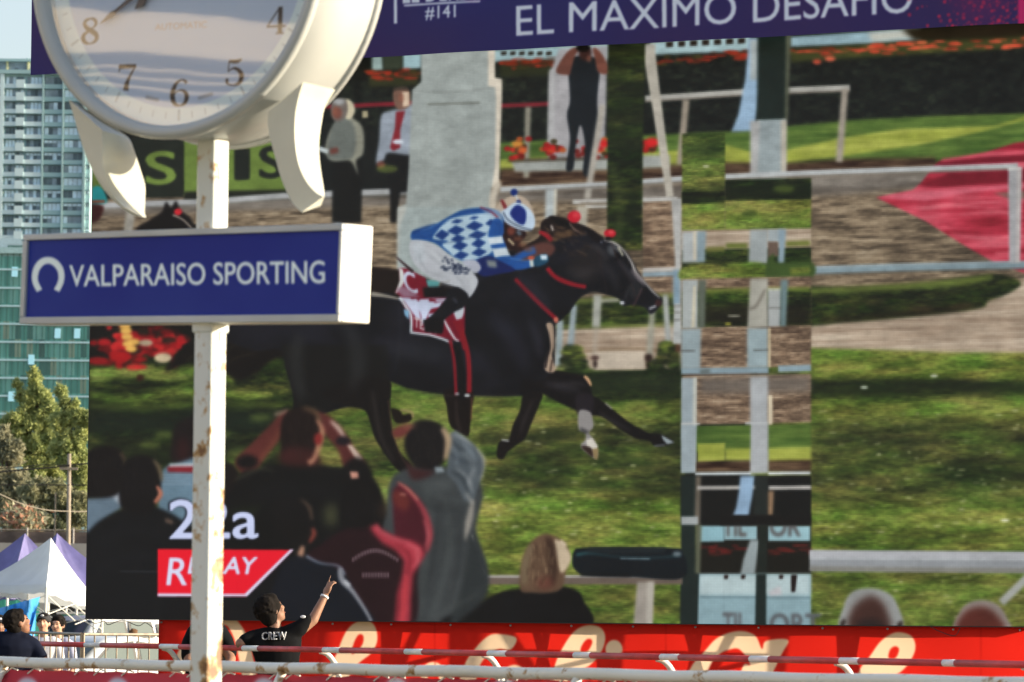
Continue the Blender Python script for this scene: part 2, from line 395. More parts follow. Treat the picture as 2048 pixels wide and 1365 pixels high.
# ground of the whole picture
C.poly('150,60 2200,-20 2200,1300 150,1300', HEDGE)
C.poly('150,400 2250,300 2250,760 150,760', DIRT)
C.poly('150,735 1370,738 1370,1300 150,1300', GRASS)
C.poly('1500,690 1700,697 2250,706 2250,1300 1500,1300', GRASS)
# far strip: white building foot, flowers on the hedge
C.poly('740,110 830,106 830,150 740,156', (34, 40, 34), 3)
C.poly('744,112 764,112 766,140 744,142', (150, 172, 168), 2); C.poly('806,108 842,106 842,136 806,140', (158, 190, 196), 2); C.poly('766,108 804,108 804,138 768,140', (60, 68, 56), 2)
C.poly('985,100 1220,86 1220,118 985,124', (162, 192, 196), 2); C.poly('1300,84 1500,70 1500,102 1300,110', (168, 196, 200), 2)
C.poly('1580,74 1840,56 1842,80 1740,88 1580,94', (150, 180, 190), 3)
for x in range(1002, 1110, 18): C.poly([(x, 104), (x + 11, 103), (x + 11, 110), (x, 111)], (48, 42, 36), 1.2)
for x in range(1332, 1500, 24): C.poly([(x, 84 - (x - 1332) * .05), (x + 14, 83 - (x - 1332) * .05), (x + 14, 94 - (x - 1332) * .05), (x, 95 - (x - 1332) * .05)], (48, 40, 34), 1.4)
C.poly('1735,66 1830,58 1842,74 1745,84', (196, 198, 186), 4); C.poly('1800,56 2100,40 2100,80 1830,82', (42, 36, 24), 5)
def flowers(x0, x1, ya, yb, n, seed, cols=((150, 48, 30), (176, 52, 34), (96, 40, 26), (70, 62, 34))):
    g = random.Random(seed)
    for _ in range(n):
        t = g.random(); x = x0 + (x1 - x0) * t; y = ya + (yb - ya) * t + g.uniform(-9, 9)
        C.ell(x, y, g.uniform(5, 16), g.uniform(2, 4), g.choice(cols), 1.5, a=g.uniform(.4, .9))
C.line('738,162 835,158', 26, (56, 58, 36), 4); flowers(738, 835, 152, 148, 34, 1)
C.line('1000,140 1110,134', 30, (50, 54, 36), 4); flowers(1000, 1110, 130, 124, 26, 2); flowers(1316, 1500, 122, 110, 46, 3)
C.line('1580,112 1800,98 2060,84', [26, 26, 22], (70, 74, 38), 4, sm=False)
flowers(1580, 2060, 110, 84, 60, 4, ((196, 66, 44), (214, 82, 54), (130, 54, 32), (90, 88, 44))); flowers(1720, 1920, 96, 88, 26, 5, ((232, 88, 60), (220, 76, 50), (240, 110, 70)))
C.ell(1634, 124, 9, 5, (214, 84, 60), 2); C.ell(1660, 118, 11, 5, (232, 104, 76), 2); flowers(1960, 2050, 93, 86, 8, 6, ((232, 88, 60),))
# lawn
C.poly('1000,285 1290,270 1480,262 1580,252 1700,240 1860,232 2060,226 2060,345 1000,345', LAWN, 2)
C.poly('1000,320 1120,312 1290,305 1365,300 1450,290 1500,303 1572,300 1690,275 1800,258 1990,252 2060,230 2060,238 1960,264 1840,290 1690,312 1572,326 1450,330 1290,330 1000,338', LAWNL, 3)
C.poly('740,300 830,296 830,325 740,330', (52, 60, 40), 3)
C.poly('1000,338 1290,332 1450,325 1575,326 1690,318 1870,315 1880,345 1575,350 1290,360 1000,372', BROWN, 4)
C.poly('740,350 830,346 830,384 740,388', (40, 42, 34), 3)
# track near the far rail and the red carpet
C.poly('180,408 1000,385 1360,368 1625,350 2060,336 2060,360 1900,372 1700,388 1625,392 1360,400 1000,404 180,432', MUD, 5)
C.poly('1752,395 1825,380 1842,366 1862,340 1885,322 1970,305 2030,286 2080,280 2080,560 2048,546 1990,526 1930,492 1850,442', RED, 1.2)
C.poly('1838,372 1900,345 2080,336 2080,362 1990,368 1870,376', (128, 28, 44), 2); C.poly('1878,322 1970,312 2080,306 2080,322 1960,328 1860,338', (128, 26, 44), 1.5)
C.poly('1885,318 1975,306 2080,300 2080,306 1960,314 1880,324', (224, 96, 112), 2)
C.poly('1760,394 1830,384 1960,374 2060,366 2060,374 1950,384 1850,402', (222, 104, 122), 2)
for q in ('1920,430 2000,424 2030,432', '1900,468 1980,478 2030,474', '1990,508 2030,504', '1840,418 1900,410 1960,414'): C.line(q, [2, 6, 2] if q.count(',') > 2 else 4, (232, 122, 132), 3, a=.7)
C.poly('1985,386 2080,380 2080,398 2020,398', (120, 104, 90), 3, a=.8)
# second pipe, low hedge, sandy path, turf on the right
C.line('1622,541 1800,535 2080,529', 15, PIPE, .8, sm=False); C.line('1622,535 1800,529 2080,523', 3, (158, 172, 176), .8, sm=False); C.line('1622,549 1800,543 2080,537', 2.5, (92, 96, 92), 1, sm=False)
C.poly('2040,560 2100,545 2100,600 2030,610 1975,605', SAND, 4)
C.poly('1600,640 2080,600 2080,720 1600,720', SAND, 2)
C.spoly('1590,580 1700,574 1800,570 1900,560 1975,549 2015,552 2042,568 2010,590 1975,602 1960,616 1850,630 1700,644 1590,648', GDARK, 2)
C.line('1600,584 1760,576 1900,566 1985,554', [10, 12, 14, 10], (124, 138, 62), 4, a=.75); C.line('1640,640 1760,632 1900,618 1965,606', [8, 12, 14, 6], (40, 32, 24), 5, a=.8); clumps(1640, 600, 1950, 620, 14, 31, (86, 66, 46), (8, 26), (.2, .4))
C.poly('1600,696 1760,700 1900,706 2100,706 2100,760 1600,760', GLIT, 3)
C.poly('1600,762 1700,756 1800,764 1900,760 2000,768 2100,768 2100,790 1950,796 1800,790 1700,800 1600,796', GDARK, 5); C.line('1600,782 1720,778 1850,772 2060,780', 16, (36, 46, 28), 8, a=.8)
C.poly('1600,800 2100,796 2100,850 1600,860', GLIT, 14)
C.poly('1600,1000 1800,985 2100,1000 2100,1260 1600,1260', GLIT, 22, a=.8)
C.poly('940,985 1362,985 1362,1245 940,1245', GLIT, 24, a=.85); C.poly('940,800 1362,796 1362,850 1100,846 940,850', GLIT, 12, a=.7)
clumps(1640, 830, 2060, 980, 46, 21, (52, 66, 34), (10, 46), (.2, .5)); clumps(1640, 1000, 2060, 1090, 16, 22, (64, 78, 36), (8, 26), (.3, .6))
clumps(980, 860, 1360, 980, 44, 23, (46, 58, 32), (10, 44), (.25, .55)); clumps(980, 860, 1360, 1100, 30, 24, (138, 152, 70), (6, 26), (.2, .4)); clumps(1640, 830, 2060, 1090, 40, 25, (142, 156, 72), (6, 30), (.2, .4))
C.spoly('1590,850 1700,836 1850,846 2000,836 2110,850 2110,985 1950,1000 1800,978 1680,992 1590,980', GDARK, 24, a=.42); C.spoly('930,868 1050,858 1200,850 1370,862 1370,968 1200,984 1060,972 930,985', GDARK, 20, a=.42)
C.spoly('1590,1010 1750,1020 1900,1004 2110,1020 2110,1100 1590,1100', tuple_tex(GLIT, 1.12), 16, a=.8); C.spoly('930,1000 1100,990 1370,1004 1370,1110 1150,1130 930,1120', tuple_tex(GLIT, 1.12), 16, a=.75); C.spoly('1590,800 1800,806 2110,800 2110,838 1800,832 1590,842', tuple_tex(GLIT, 1.08), 8, a=.8); C.poly('1600,703 2110,712 2110,750 1600,752', tuple_tex(GLIT, 1.1), 6, a=.8)
daisies(1630, 820, 2048, 1090, 90, 1); daisies(960, 830, 1350, 1080, 80, 2); daisies(1630, 1150, 2048, 1240, 26, 3); C.ell(1728, 775, 8, 3, (205, 215, 195), 1); C.ell(1868, 752, 8, 3, (200, 205, 180), 1); C.ell(2010, 1041, 9, 2.5, (225, 225, 200), 1)
# shadow bands of turf beside and behind the horse
C.poly('1100,742 1365,738 1365,800 1180,806 1090,800', GDARK, 4); C.line('1120,770 1365,766', 40, (36, 48, 32), 10, sm=False, a=.75)
C.poly('170,660 620,660 620,1000 170,1000', GDARK, 3)
C.line('180,752 260,742 330,748 400,740 470,756', [26, 22, 30, 20, 30], GLIT, 4, a=.8); C.line('180,790 260,800 340,784 400,790 520,792', [12, 16, 18, 14, 10], GLIT, 5, a=.75)
C.line('180,812 300,816 400,808 560,812', 12, (100, 116, 50), 5, a=.55); C.line('440,786 500,790 545,788', [9, 14, 6], GLIT, 3)
C.line('180,845 300,850 420,842 560,848', 44, (30, 42, 34), 10, a=.8); C.line('180,905 420,905 560,900', 40, (36, 44, 30), 12, a=.7)
for q in ((330, 870), (300, 890), (475, 905), (440, 868), (520, 836)): C.ell(*q, 22, 8, (104, 118, 56), 5, a=.6)
C.line('450,930 540,900 620,890', 30, GRASS, 8, a=.7); C.poly('640,820 700,800 800,800 960,790 960,1000 640,1000', GRASS, 4)
C.line('640,826 740,822 860,805 960,800', 26, GLIT, 6, a=.7); C.poly('700,860 790,850 800,930 720,930', GDARK, 10, a=.5)
# left: hoarding with big letters, rail, teal helmet
C.poly('175,280 366,275 366,394 175,398', (38, 44, 38)); C.poly('368,270 642,262 642,390 368,394', (112, 136, 62), 1); C.poly('175,300 232,298 222,380 175,382', (98, 118, 56), 2)
C.poly('368,384 642,378 642,398 368,402', (36, 40, 34), 2)
C.text('S', (293, 369), (350, 367), 64, 64, (116, 140, 64), 1.2, .035); C.text('I', (474, 359), (494, 358), 60, 60, (36, 42, 38), 1.2, .05)
C.text('S', (520, 356), (566, 355), 62, 62, (36, 42, 38), 1.5, .035); C.text('S', (630, 352), (672, 351), 62, 62, (36, 42, 38), 1.5, .035)
C.poly('640,200 836,190 836,262 640,268', HEDGE); C.poly('640,262 836,256 836,392 640,396', (30, 34, 34), 2)
C.line('640,214 700,212 832,206', 9, (128, 34, 46), 1.5, sm=False)
C.poly('724,222 736,222 736,236 724,236', (176, 166, 132), 1.5)
C.line('180,413 420,404 570,392 830,382', 13, (170, 172, 172), 1.2, sm=False); C.line('180,419 420,410 570,399 830,389', 3, (120, 116, 108), 1.2, sm=False)
C.line('263,414 255,470', 18, (150, 146, 136), 3, sm=False); C.line('681,396 674,450', 18, (180, 184, 182), 2, sm=False)
C.spoly('172,400 180,380 196,372 208,382 214,402 206,408 172,410', (34, 138, 142), 1.5); C.line('172,404 210,403', 5, (140, 60, 40), 1.5); C.spoly('172,412 206,412 200,436 184,446 172,446', (62, 28, 26), 3)
C.spoly('276,462 300,440 324,424 332,404 342,416 352,402 360,420 376,432 386,446 396,462', (22, 20, 22), 2); C.ell(356, 424, 8, 7, (206, 38, 50), 1.5); C.line('345,430 366,440 384,458', 3, (190, 176, 160), 1.5)
C.poly('170,640 400,640 400,700 170,720', (24, 24, 24), 2)
g = random.Random(5)
for _ in range(120):
    x = g.gauss(300, 46); y = g.gauss(690, 20)
    if 178 < x < 372: C.ell(x, y, g.uniform(5, 15), g.uniform(4, 9), g.choice(((196, 28, 36), (168, 20, 28), (120, 18, 24), (210, 44, 44), (58, 20, 20), (40, 36, 28))), 2, a=.85)
for x, y in ((252, 662), (254, 674), (256, 688), (262, 698), (250, 652), (268, 684)): C.ell(x, y, 12, 7, (222, 172, 84), 2)
C.ell(326, 716, 18, 10, (206, 186, 150), 3); C.ell(292, 686, 14, 7, (176, 158, 130), 3); C.ell(196, 722, 20, 8, (150, 24, 30), 3); C.ell(240, 714, 22, 12, (170, 22, 28), 3); C.ell(208, 698, 14, 5, (110, 20, 24), 3)
# two men by the rail
C.poly('665,318 725,318 722,446 664,446', (28, 30, 30), 2)
C.spoly('664,206 690,198 706,206 710,224 704,234 722,250 728,272 726,308 712,322 716,350 700,322 664,322 650,300 660,262 676,240', (150, 150, 134), 2)
C.spoly('690,236 704,246 712,270 710,300 700,318 660,318 654,300 662,258 674,240', (112, 118, 112), 2); C.spoly('692,200 704,206 709,222 703,236 692,236', (206, 196, 166), 1.5)
C.spoly('664,206 678,198 692,202 695,222 688,238 672,244 662,230', (116, 106, 100), 1.5); C.ell(674, 226, 10, 12, (128, 78, 66), 2); C.ell(678, 204, 12, 6, (170, 172, 172), 2); C.line('660,304 676,300', 11, (118, 66, 58), 2); C.poly('638,292 658,300 654,308 636,302', (190, 200, 200), 1)
C.poly('770,304 830,302 826,384 800,386 790,440 782,440 780,386', (28, 30, 32), 2); C.poly('784,388 796,388 794,446 780,446', (30, 30, 30), 2)
C.spoly('762,232 780,222 800,218 836,214 836,304 778,306 768,320 752,326 758,280', (150, 160, 172), 2)
C.poly('792,224 810,222 800,260 800,296 786,302 780,296 790,256', (140, 40, 50), 1.5); C.ell(796, 284, 11, 5, (196, 204, 214), 1); C.ell(762, 330, 9, 7, (120, 70, 60), 2); C.ell(774, 338, 22, 8, (130, 148, 62), 3, a=.5)
C.spoly('786,184 796,176 812,176 820,186 820,206 814,216 798,220 788,208', (124, 92, 78), 1.5); C.poly('804,184 818,184 819,212 806,214', (210, 186, 160), 1.5); C.line('786,180 800,177 816,178', 6, (70, 60, 52), 1.5)
# middle: flower boxes, man with binoculars, poles
C.line('1000,212 1200,204', 9, (128, 38, 48), 1.5, sm=False); C.line('1056,214 1052,356', 12, (150, 146, 130), 3, sm=False)
C.poly('1118,98 1216,92 1208,330 1096,320 1098,150', (164, 162, 164), 2.5); C.poly('1098,140 1110,138 1108,290 1094,290', (176, 176, 176), 2)
C.poly('1022,322 1212,312 1340,310 1340,334 1210,340 1030,344', (160, 164, 158), 2)
C.line('1016,322 1216,316', 5, (60, 48, 36), 3)
g = random.Random(9)
for x0, n in ((1036, 20), (1108, 20), (1170, 10), (1206, 8), (1302, 16)):
    for _ in range(n): C.ell(g.gauss(x0, 10), g.gauss(298, 9), 7, 5, g.choice(((170, 24, 26), (206, 36, 34), (120, 26, 22), (196, 90, 40), (60, 50, 26))), 1.5, a=.9)
C.ell(1034, 288, 12, 6, (216, 150, 60), 2); C.ell(1044, 300, 9, 7, (210, 96, 46), 2); C.ell(1304, 285, 14, 9, (212, 36, 36), 2); C.ell(1208, 288, 10, 8, (212, 36, 36), 2)
C.spoly('1140,200 1136,130 1142,116 1165,112 1190,116 1200,128 1194,200 1196,240 1188,290 1180,348 1166,346 1170,290 1160,250 1150,300 1146,338 1132,338 1140,280 1134,230', (30, 36, 42), 1.5)
C.spoly('1112,144 1128,112 1146,96 1158,98 1150,112 1142,140 1138,150', (112, 70, 60), 1.5); C.spoly('1186,96 1200,104 1216,132 1214,148 1196,144 1190,120', (122, 74, 62), 1.5); C.ell(1170, 106, 13, 16, (66, 42, 40), 2); C.ell(1166, 96, 14, 8, (24, 22, 22), 1.5)
C.line('1205,210 1190,300 1174,398', 13, (176, 170, 158), 2, sm=False)
# rails
C.line('1290,198 1380,192 1500,184 1700,176', 13, (176, 174, 166), 1.5, sm=False); C.line('1290,203 1380,198 1500,190 1700,182', 3, (110, 100, 90), 1.5, sm=False)
C.line('1372,200 1360,330', 14, (160, 148, 132), 2.5, sm=False); C.line('1690,178 1684,250 1678,325', 14, (166, 156, 142), 2.5, sm=False)
C.poly('1498,76 1525,76 1522,160 1508,262 1462,264 1476,230 1490,160', (148, 178, 204), 3); C.poly('1500,80 1520,80 1516,160 1500,160', (168, 178, 178), 3)
C.poly('1515,60 1576,58 1572,246 1514,248', (32, 44, 40), 2); C.poly('1572,60 1582,60 1576,240 1569,240', (92, 96, 78), 2); C.poly('1514,240 1572,238 1572,362 1506,362', (150, 162, 164), 1.5); C.poly('1500,242 1520,242 1514,362 1500,362', (176, 176, 174), 3); C.poly('1562,240 1574,240 1572,356 1562,358', (184, 176, 160), 2)
C.line('1000,380 1210,370 1290,364 1365,358 1450,354 1625,346 2036,332', 12, (182, 186, 186), 1, sm=False); C.line('1000,386 1365,364 1625,352 2036,338', 3, (120, 110, 98), 1.2, sm=False)
C.line('1101,378 1100,440', 20, (180, 188, 188), 2, sm=False); C.poly('1108,378 1114,378 1112,440 1106,440', (200, 196, 180), 1)
C.poly('2016,336 2036,336 2034,526 2018,526', (166, 166, 168), 1.5); C.poly('2034,340 2044,340 2040,526 2032,526', (186, 184, 180), 1); C.line('2016,338 2044,337', 7, (206, 206, 202), 1)
C.line('1296,92 1312,200 1340,394', [26, 20, 15], (182, 176, 162), 1.5, sm=False); C.line('1280,96 1310,94', 14, (176, 172, 160), 2, sm=False)
C.line('1145,404 1355,398', 9, (190, 188, 182), 1, sm=False); C.line('1170,413 1352,410', 7, (196, 196, 190), 1, sm=False); C.line('1160,408 1215,408', 5, (120, 108, 92), 2)
C.line('1165,412 1158,500', 22, (172, 166, 150), 3, sm=False)
# strip of misplaced modules: tree trunk coloured turf
C.poly('1216,84 1290,84 1285,300 1284,500 1214,500', GDARK, .6); C.poly('1216,84 1290,84 1287,300 1216,300', (44, 50, 34), .6, a=.35)
C.line('1225,330 1240,420 1232,500', 14, (74, 84, 46), 6, a=.5); C.line('1270,380 1262,450', 20, (30, 40, 26), 6, a=.7)
# background between head and the broken modules
C.poly('1286,405 1350,402 1350,690 1286,690', DIRTB); C.poly('1125,650 1362,646 1362,740 1105,740', SAND, 1.5); C.line('1150,704 1250,698 1330,702', 4, (120, 96, 70), 2)
C.poly('1285,536 1350,534 1350,543 1285,545', (186, 182, 176), 1); C.poly('1285,545 1350,543 1350,552 1285,554', (140, 160, 170), 1)
C.poly('1125,600 1350,590 1350,648 1110,660', GDARK, 2); C.line('1120,606 1220,598 1350,590', 10, (124, 134, 66), 3, a=.7); C.line('1100,654 1350,650', 7, (120, 132, 62), 3, a=.7)
C.line('1200,602 1240,600', 7, (176, 176, 160), 2); C.line('1195,590 1192,655', 17, (170, 172, 162), 3, sm=False); C.line('1192,655 1188,720', 9, (172, 164, 150), 4, sm=False, a=.6)
C.line('1306,600 1298,720', 13, (160, 160, 146), 3, sm=False, a=.8); C.poly('1190,704 1290,702 1290,738 1184,740', (200, 186, 166), 2); C.ell(1190, 716, 8, 4, (60, 36, 34), 2); C.ell(1190, 728, 4, 9, (44, 30, 28), 2); C.ell(1297, 716, 8, 8, (50, 34, 30), 2); C.ell(1297, 730, 5, 9, (50, 34, 30), 2)
C.line('1148,610 1140,700', 13, (152, 166, 170), 3, sm=False); C.line('1120,640 1116,732', 14, (152, 166, 168), 2, sm=False); C.line('1330,590 1338,700', 12, (168, 172, 168), 3, sm=False)
gb = random.Random(44)
for x0, x1, y0, y1, n_ in ((1118, 1172, 694, 742, 60), (1312, 1362, 688, 744, 60), (1140, 1180, 722, 744, 20), (1296, 1330, 722, 744, 20)):
    for _ in range(n_):
        t_ = gb.random(); y = y0 + (y1 - y0) * t_; x = (x0 + x1) / 2 + (gb.random() - .5) * (x1 - x0) * (.45 + .6 * t_); C.ell(x, y, gb.uniform(5, 12), gb.uniform(3, 7), gb.choice((GDARK, GDARK, GRASS, GLIT if y < (y0 + y1) / 2 else GDARK)), 2.5, a=.8)
C.poly('1342,398 1364,396 1362,520 1362,688 1346,688 1350,520', (176, 176, 172), 1); C.poly('1346,540 1360,540 1360,610 1346,610', (130, 156, 172), 3); C.poly('1349,608 1362,608 1362,686 1346,686', (178, 182, 180), 1)
for y in (612, 625, 640): C.line([(1348, y), (1362, y)], 1.5, (70, 66, 60), .5, sm=False)
C.poly('1350,690 1362,690 1362,704 1350,704', (88, 62, 44), 1)
# monument
C.poly('842,104 978,100 978,156 1001,158 992,364 982,378 982,560 795,560 796,416 812,408 817,334 824,180 842,164', (158, 166, 162), 1.2)
C.poly('976,100 990,100 990,156 1004,158 1004,200 998,364 988,376 984,372 990,330 992,200 990,176 976,172', (212, 202, 184), 1)
C.poly('796,416 982,412 982,560 795,560', (162, 174, 172), 2); C.line('824,182 900,184 990,176', 2, (120, 124, 120), 1.5, a=.7); C.line('855,209 960,206', 3, (108, 110, 102), 1.2); C.line('853,212 850,380', 2, (146, 152, 148), 2, a=.7); C.line('958,210 952,372', 2, (146, 152, 148), 2, a=.7)
C.poly('795,416 812,410 812,420 800,450 795,560', (186, 188, 180), 2)
C.line('997,364 985,400 990,440', 14, (196, 186, 168), 2)
C.soften(2, 1); C.a *= (1 + (noise(H_, W_, 30, 14, 61, 4, .7) - .5) * .10)[..., None]
# ---- the horses
BLK, BLK2 = (23, 24, 30), (30, 24, 24)
HORSE = ramp(noise(H_, W_, 120, 70, 40, 4), [(0, (18, 19, 24)), (.6, (24, 26, 32)), (1, (32, 33, 42))])
C.poly('730,532 800,540 860,560 860,620 730,600', (34, 26, 24), 2)
# far horse head and mane
C.spoly('1078,474 1082,446 1098,434 1110,432 1140,440 1168,452 1190,464 1212,482 1220,520 1180,540 1120,540 1070,520 1040,500', (34, 26, 26), 1.2)
C.spoly('1098,433 1120,438 1140,448 1146,458 1126,452 1108,444', (20, 18, 20), .8); C.ell(1148, 434, 13, 12, (196, 30, 48), 1.2); C.ell(1152, 430, 7, 6, (216, 60, 70), 2)
for q in ((1126, 470, 18, 6), (1150, 478, 14, 5), (1138, 464, 9, 4), (1106, 480, 12, 6)): C.ell(*q, (120, 92, 64), 3, a=.7)
C.line('1138,446 1150,460 1170,470 1196,486', [2, 3, 3, 2], (168, 140, 122), 1.2, a=.8); C.line('1102,450 1106,462', 4, (190, 180, 170), 1.2)
C.line('1078,464 1092,470 1104,482', [6, 10, 8], (156, 30, 42), 1.2)
# tail
C.spoly('330,740 352,712 380,690 430,668 480,655 600,650 600,720 560,716 530,730 520,742 480,760 455,750 430,720 390,716 352,736', (24, 22, 22), 4)
for i in range(46):
    a = g.uniform(0, 1); x = 345 + a * 200; y = 735 - a * 60 + g.uniform(-14, 30)
    C.line([(x, y), (x + 26, y - 12 - g.uniform(0, 8)), (x + 60, y - 20)], [1, 2, 1], g.choice(((22, 20, 20), (26, 24, 22), (22, 20, 20), (70, 62, 46))), 1.2, a=.7)
# hind legs and body
C.spoly('430,648 742,588 800,596 900,620 1000,640 1080,640 1108,655 1106,690 1100,742 1090,780 1040,792 960,792 880,788 815,776 776,764 776,800 690,815 640,830 592,842 586,790 572,740 560,700 500,700', HORSE, 1.5)
C.poly('560,690 776,690 776,770 740,812 700,812 672,806 640,832 585,850 592,800 575,740', (25, 26, 27), 2)
C.spoly('640,790 700,812 730,822 742,850 752,880 790,935 815,950 822,930 800,905 784,860 780,800 776,760 700,760', (24, 22, 23), 1.2)
C.line('776,800 783,850 798,905 818,935', 2, (120, 84, 66), 1, a=.6); C.spoly('782,818 800,822 806,830 820,828 824,838 812,846 790,844', (30, 24, 20), 1.2); C.line('800,820 822,824 826,836', 4, (150, 132, 90), 1.5)
C.spoly('890,780 944,780 943,820 940,850 936,872 918,866 900,850 894,815', (26, 20, 20), 1.2); C.line('943,795 942,840', 3, (120, 78, 56), 1, a=.7)
C.spoly('1050,780 1084,786 1078,810 1062,848 1050,876 1030,892 1014,905 1006,918 994,914 996,890 1004,880 1018,878 1026,850 1040,820', (26, 23, 24), 1.2); C.line('1003,880 1018,882', 3, (205, 210, 210), 1)
C.poly('880,560 1000,535 1060,550 1106,650 1106,744 880,760', HORSE, 2)
# chest, forearm, forelegs
C.spoly('1060,740 1110,742 1150,748 1172,756 1182,780 1184,816 1160,822 1120,806 1080,786 1040,786', (21, 20, 23), 1)
C.spoly('1168,790 1200,800 1226,820 1262,848 1282,858 1296,866 1316,868 1330,872 1348,884 1338,890 1312,894 1302,884 1290,880 1270,876 1240,858 1204,834 1170,828', (22, 21, 23), .8)
C.poly('1322,870 1349,885 1334,889 1326,880', (150, 162, 166), 1); C.line('1308,892 1330,890', 2, (150, 160, 165), .8); C.line('1210,806 1224,818', 3, (160, 150, 150), 1); C.line('1180,832 1204,836 1240,862 1270,878', 1.5, (140, 130, 90), 1, a=.6)
C.spoly('1152,790 1184,790 1184,826 1156,830', (38, 34, 40), 2); C.spoly('1158,822 1180,824 1186,842 1186,856 1178,866 1188,880 1192,895 1196,908 1192,918 1184,914 1164,898 1162,888 1170,880 1170,866 1157,858', (150, 146, 144), 1.5)
C.poly('1172,880 1184,876 1196,892 1192,904 1174,894', (214, 208, 196), 1.2); C.spoly('1162,892 1182,896 1186,914 1172,904', (56, 40, 36), 1.2); C.poly('1184,898 1197,896 1195,920 1188,918', (150, 128, 88), 1.5); C.line('1160,858 1176,866', 6, (60, 60, 62), 2)
C.line('1168,752 1176,760 1182,772', [5, 7, 4], (206, 160, 120), 1.2)
# neck and head
C.spoly('1000,520 1060,500 1120,480 1160,470 1185,470 1205,478 1222,484 1240,492 1256,508 1268,528 1282,552 1296,570 1312,586 1324,597 1321,610 1310,624 1300,628 1292,618 1280,612 1262,610 1246,612 1238,598 1214,590 1190,584 1168,590 1154,602 1140,622 1122,640 1110,650 1090,680 1000,700', HORSE, 1)
C.spoly('1110,655 1100,640 1060,600 1000,560 980,700 1060,760 1104,745 1108,700', HORSE, 1)
C.spoly('1150,500 1190,490 1210,520 1190,560 1160,560 1140,530', (44, 40, 40), 9, a=.7); C.ell(1226, 500, 12, 12, (92, 96, 100), 4, a=.8); C.line('1236,494 1246,512', 4, (196, 192, 170), 1.2)
C.line('1208,480 1228,486 1246,500 1262,524 1272,546 1290,566 1306,584 1320,596', [3, 4, 3, 4, 5, 3, 3, 2], (190, 184, 178), 1.2); C.line('1262,540 1276,556 1290,572', [3, 8, 3], (120, 112, 116), 3)
C.line('1170,462 1190,474 1204,486', [2, 5, 2], (170, 176, 190), 1.5, a=.8); C.spoly('1164,452 1186,462 1202,478 1196,486 1180,474', (22, 20, 24), 1)
C.ell(1220, 467, 12, 8.5, (190, 28, 44), 1); C.ell(1222, 465, 6, 4, (220, 70, 76), 1.5); C.ell(1216, 478, 7, 4, (24, 22, 24), 1.5)
C.spoly('1256,572 1276,566 1284,582 1264,598', (40, 42, 46), 3); C.line('1284,576 1274,598 1266,612', 3, (82, 62, 64), 1); C.ell(1316, 606, 7, 7, (70, 40, 40), 1.5, a=.8); C.line('1298,618 1312,612', 5, (160, 160, 166), 1.2); C.ell(1244, 606, 5, 3.5, (226, 228, 235), .8); C.line('1255,580 1250,600', 3, (70, 70, 74), 2)
C.line('1094,536 1108,552 1126,562 1150,570 1172,574', [9, 9, 10, 9, 8], (146, 26, 40), .8); C.line('1030,558 1060,588 1084,612 1112,638', [8, 9, 9, 8], (140, 24, 38), .8); C.ell(1112, 640, 5, 6, (200, 110, 90), 1)
C.spoly('1092,648 1106,650 1108,690 1104,712 1110,742 1094,744 1088,730 1100,700 1098,670', (196, 168, 142), 1.5, a=.85); C.line('1096,700 1090,736', 5, (40, 34, 36), 1.2); C.line('1104,720 1100,744', 3, (60, 46, 42), 1)
C.ell(1148, 598, 0.1, 0.1, BLK)
C.line('742,588 770,592 798,598', [10, 7, 4], (146, 140, 128), 1.5); C.line('800,600 840,640 870,650', 3, (60, 60, 70), 3, a=.4)
g3 = random.Random(17)
def sheen(pts, w, col, b, a): C.line(pts, w, tuple(c + 11 for c in col) if max(col) > 20 else col, b, True, a)
sheen('600,668 590,710 596,760 606,800', [14, 30, 26, 14], (44, 46, 46), 9, .55); sheen('690,640 712,690 716,740 700,780', [14, 34, 30, 10], (46, 48, 50), 10, .5); sheen('760,690 800,700 860,704 900,700', [10, 30, 34, 12], (38, 40, 48), 12, .6)
sheen('980,620 1010,660 1040,700 1050,740', [12, 34, 38, 14], (36, 38, 52), 12, .6); sheen('1060,640 1076,680 1080,716', [8, 20, 10], (44, 44, 56), 7, .6); sheen('1040,560 1070,580 1100,620', [10, 26, 10], (38, 38, 48), 9, .6)
sheen('1130,540 1160,548 1186,540', [8, 22, 8], (50, 46, 48), 8, .6); sheen('1090,766 1130,776 1160,780', [8, 16, 8], (46, 44, 50), 5, .6); sheen('1110,770 1150,766 1172,772', [4, 8, 4], (58, 54, 58), 4, .5)
sheen('1200,520 1222,548 1236,580', [6, 16, 8], (46, 44, 48), 6, .6); sheen('1236,520 1256,544 1270,566', [4, 10, 5], (64, 62, 68), 4, .6); sheen('1180,492 1200,500 1214,520', [4, 9, 4], (60, 58, 60), 4, .6)
sheen('1228,500 1236,512 1232,520', [3, 6, 3], (16, 14, 18), 1.5, .9); C.ell(1232, 508, 3, 2.5, (12, 10, 12), .8); C.ell(1233, 506, 1, .8, (150, 150, 150), .4)
sheen('745,780 752,830 764,880 788,924', [6, 10, 9, 6], (46, 40, 38), 4, .6); sheen('912,800 914,840 922,864', [6, 8, 5], (46, 36, 34), 3, .6); sheen('1196,822 1226,842 1262,862', [3, 6, 3], (50, 46, 48), 2.5, .7); sheen('1066,800 1050,836 1040,866', [4, 8, 5], (44, 38, 38), 3, .6)
sheen('798,612 800,680 790,740', [2, 2, 2], (52, 54, 60), 3, .5); sheen('820,780 870,790 950,792 1040,790', [2, 3, 3, 2], (60, 54, 50), 1.5, .5)
for _ in range(70):
    x = g3.uniform(1086, 1176); y = 452 + (x - 1086) * .3 + g3.uniform(-12, 40); C.line([(x, y), (x + g3.uniform(4, 14), y + g3.uniform(2, 9))], 2, g3.choice(((96, 72, 52), (60, 44, 38), (26, 20, 22), (126, 100, 74))), 1.2, a=.55)
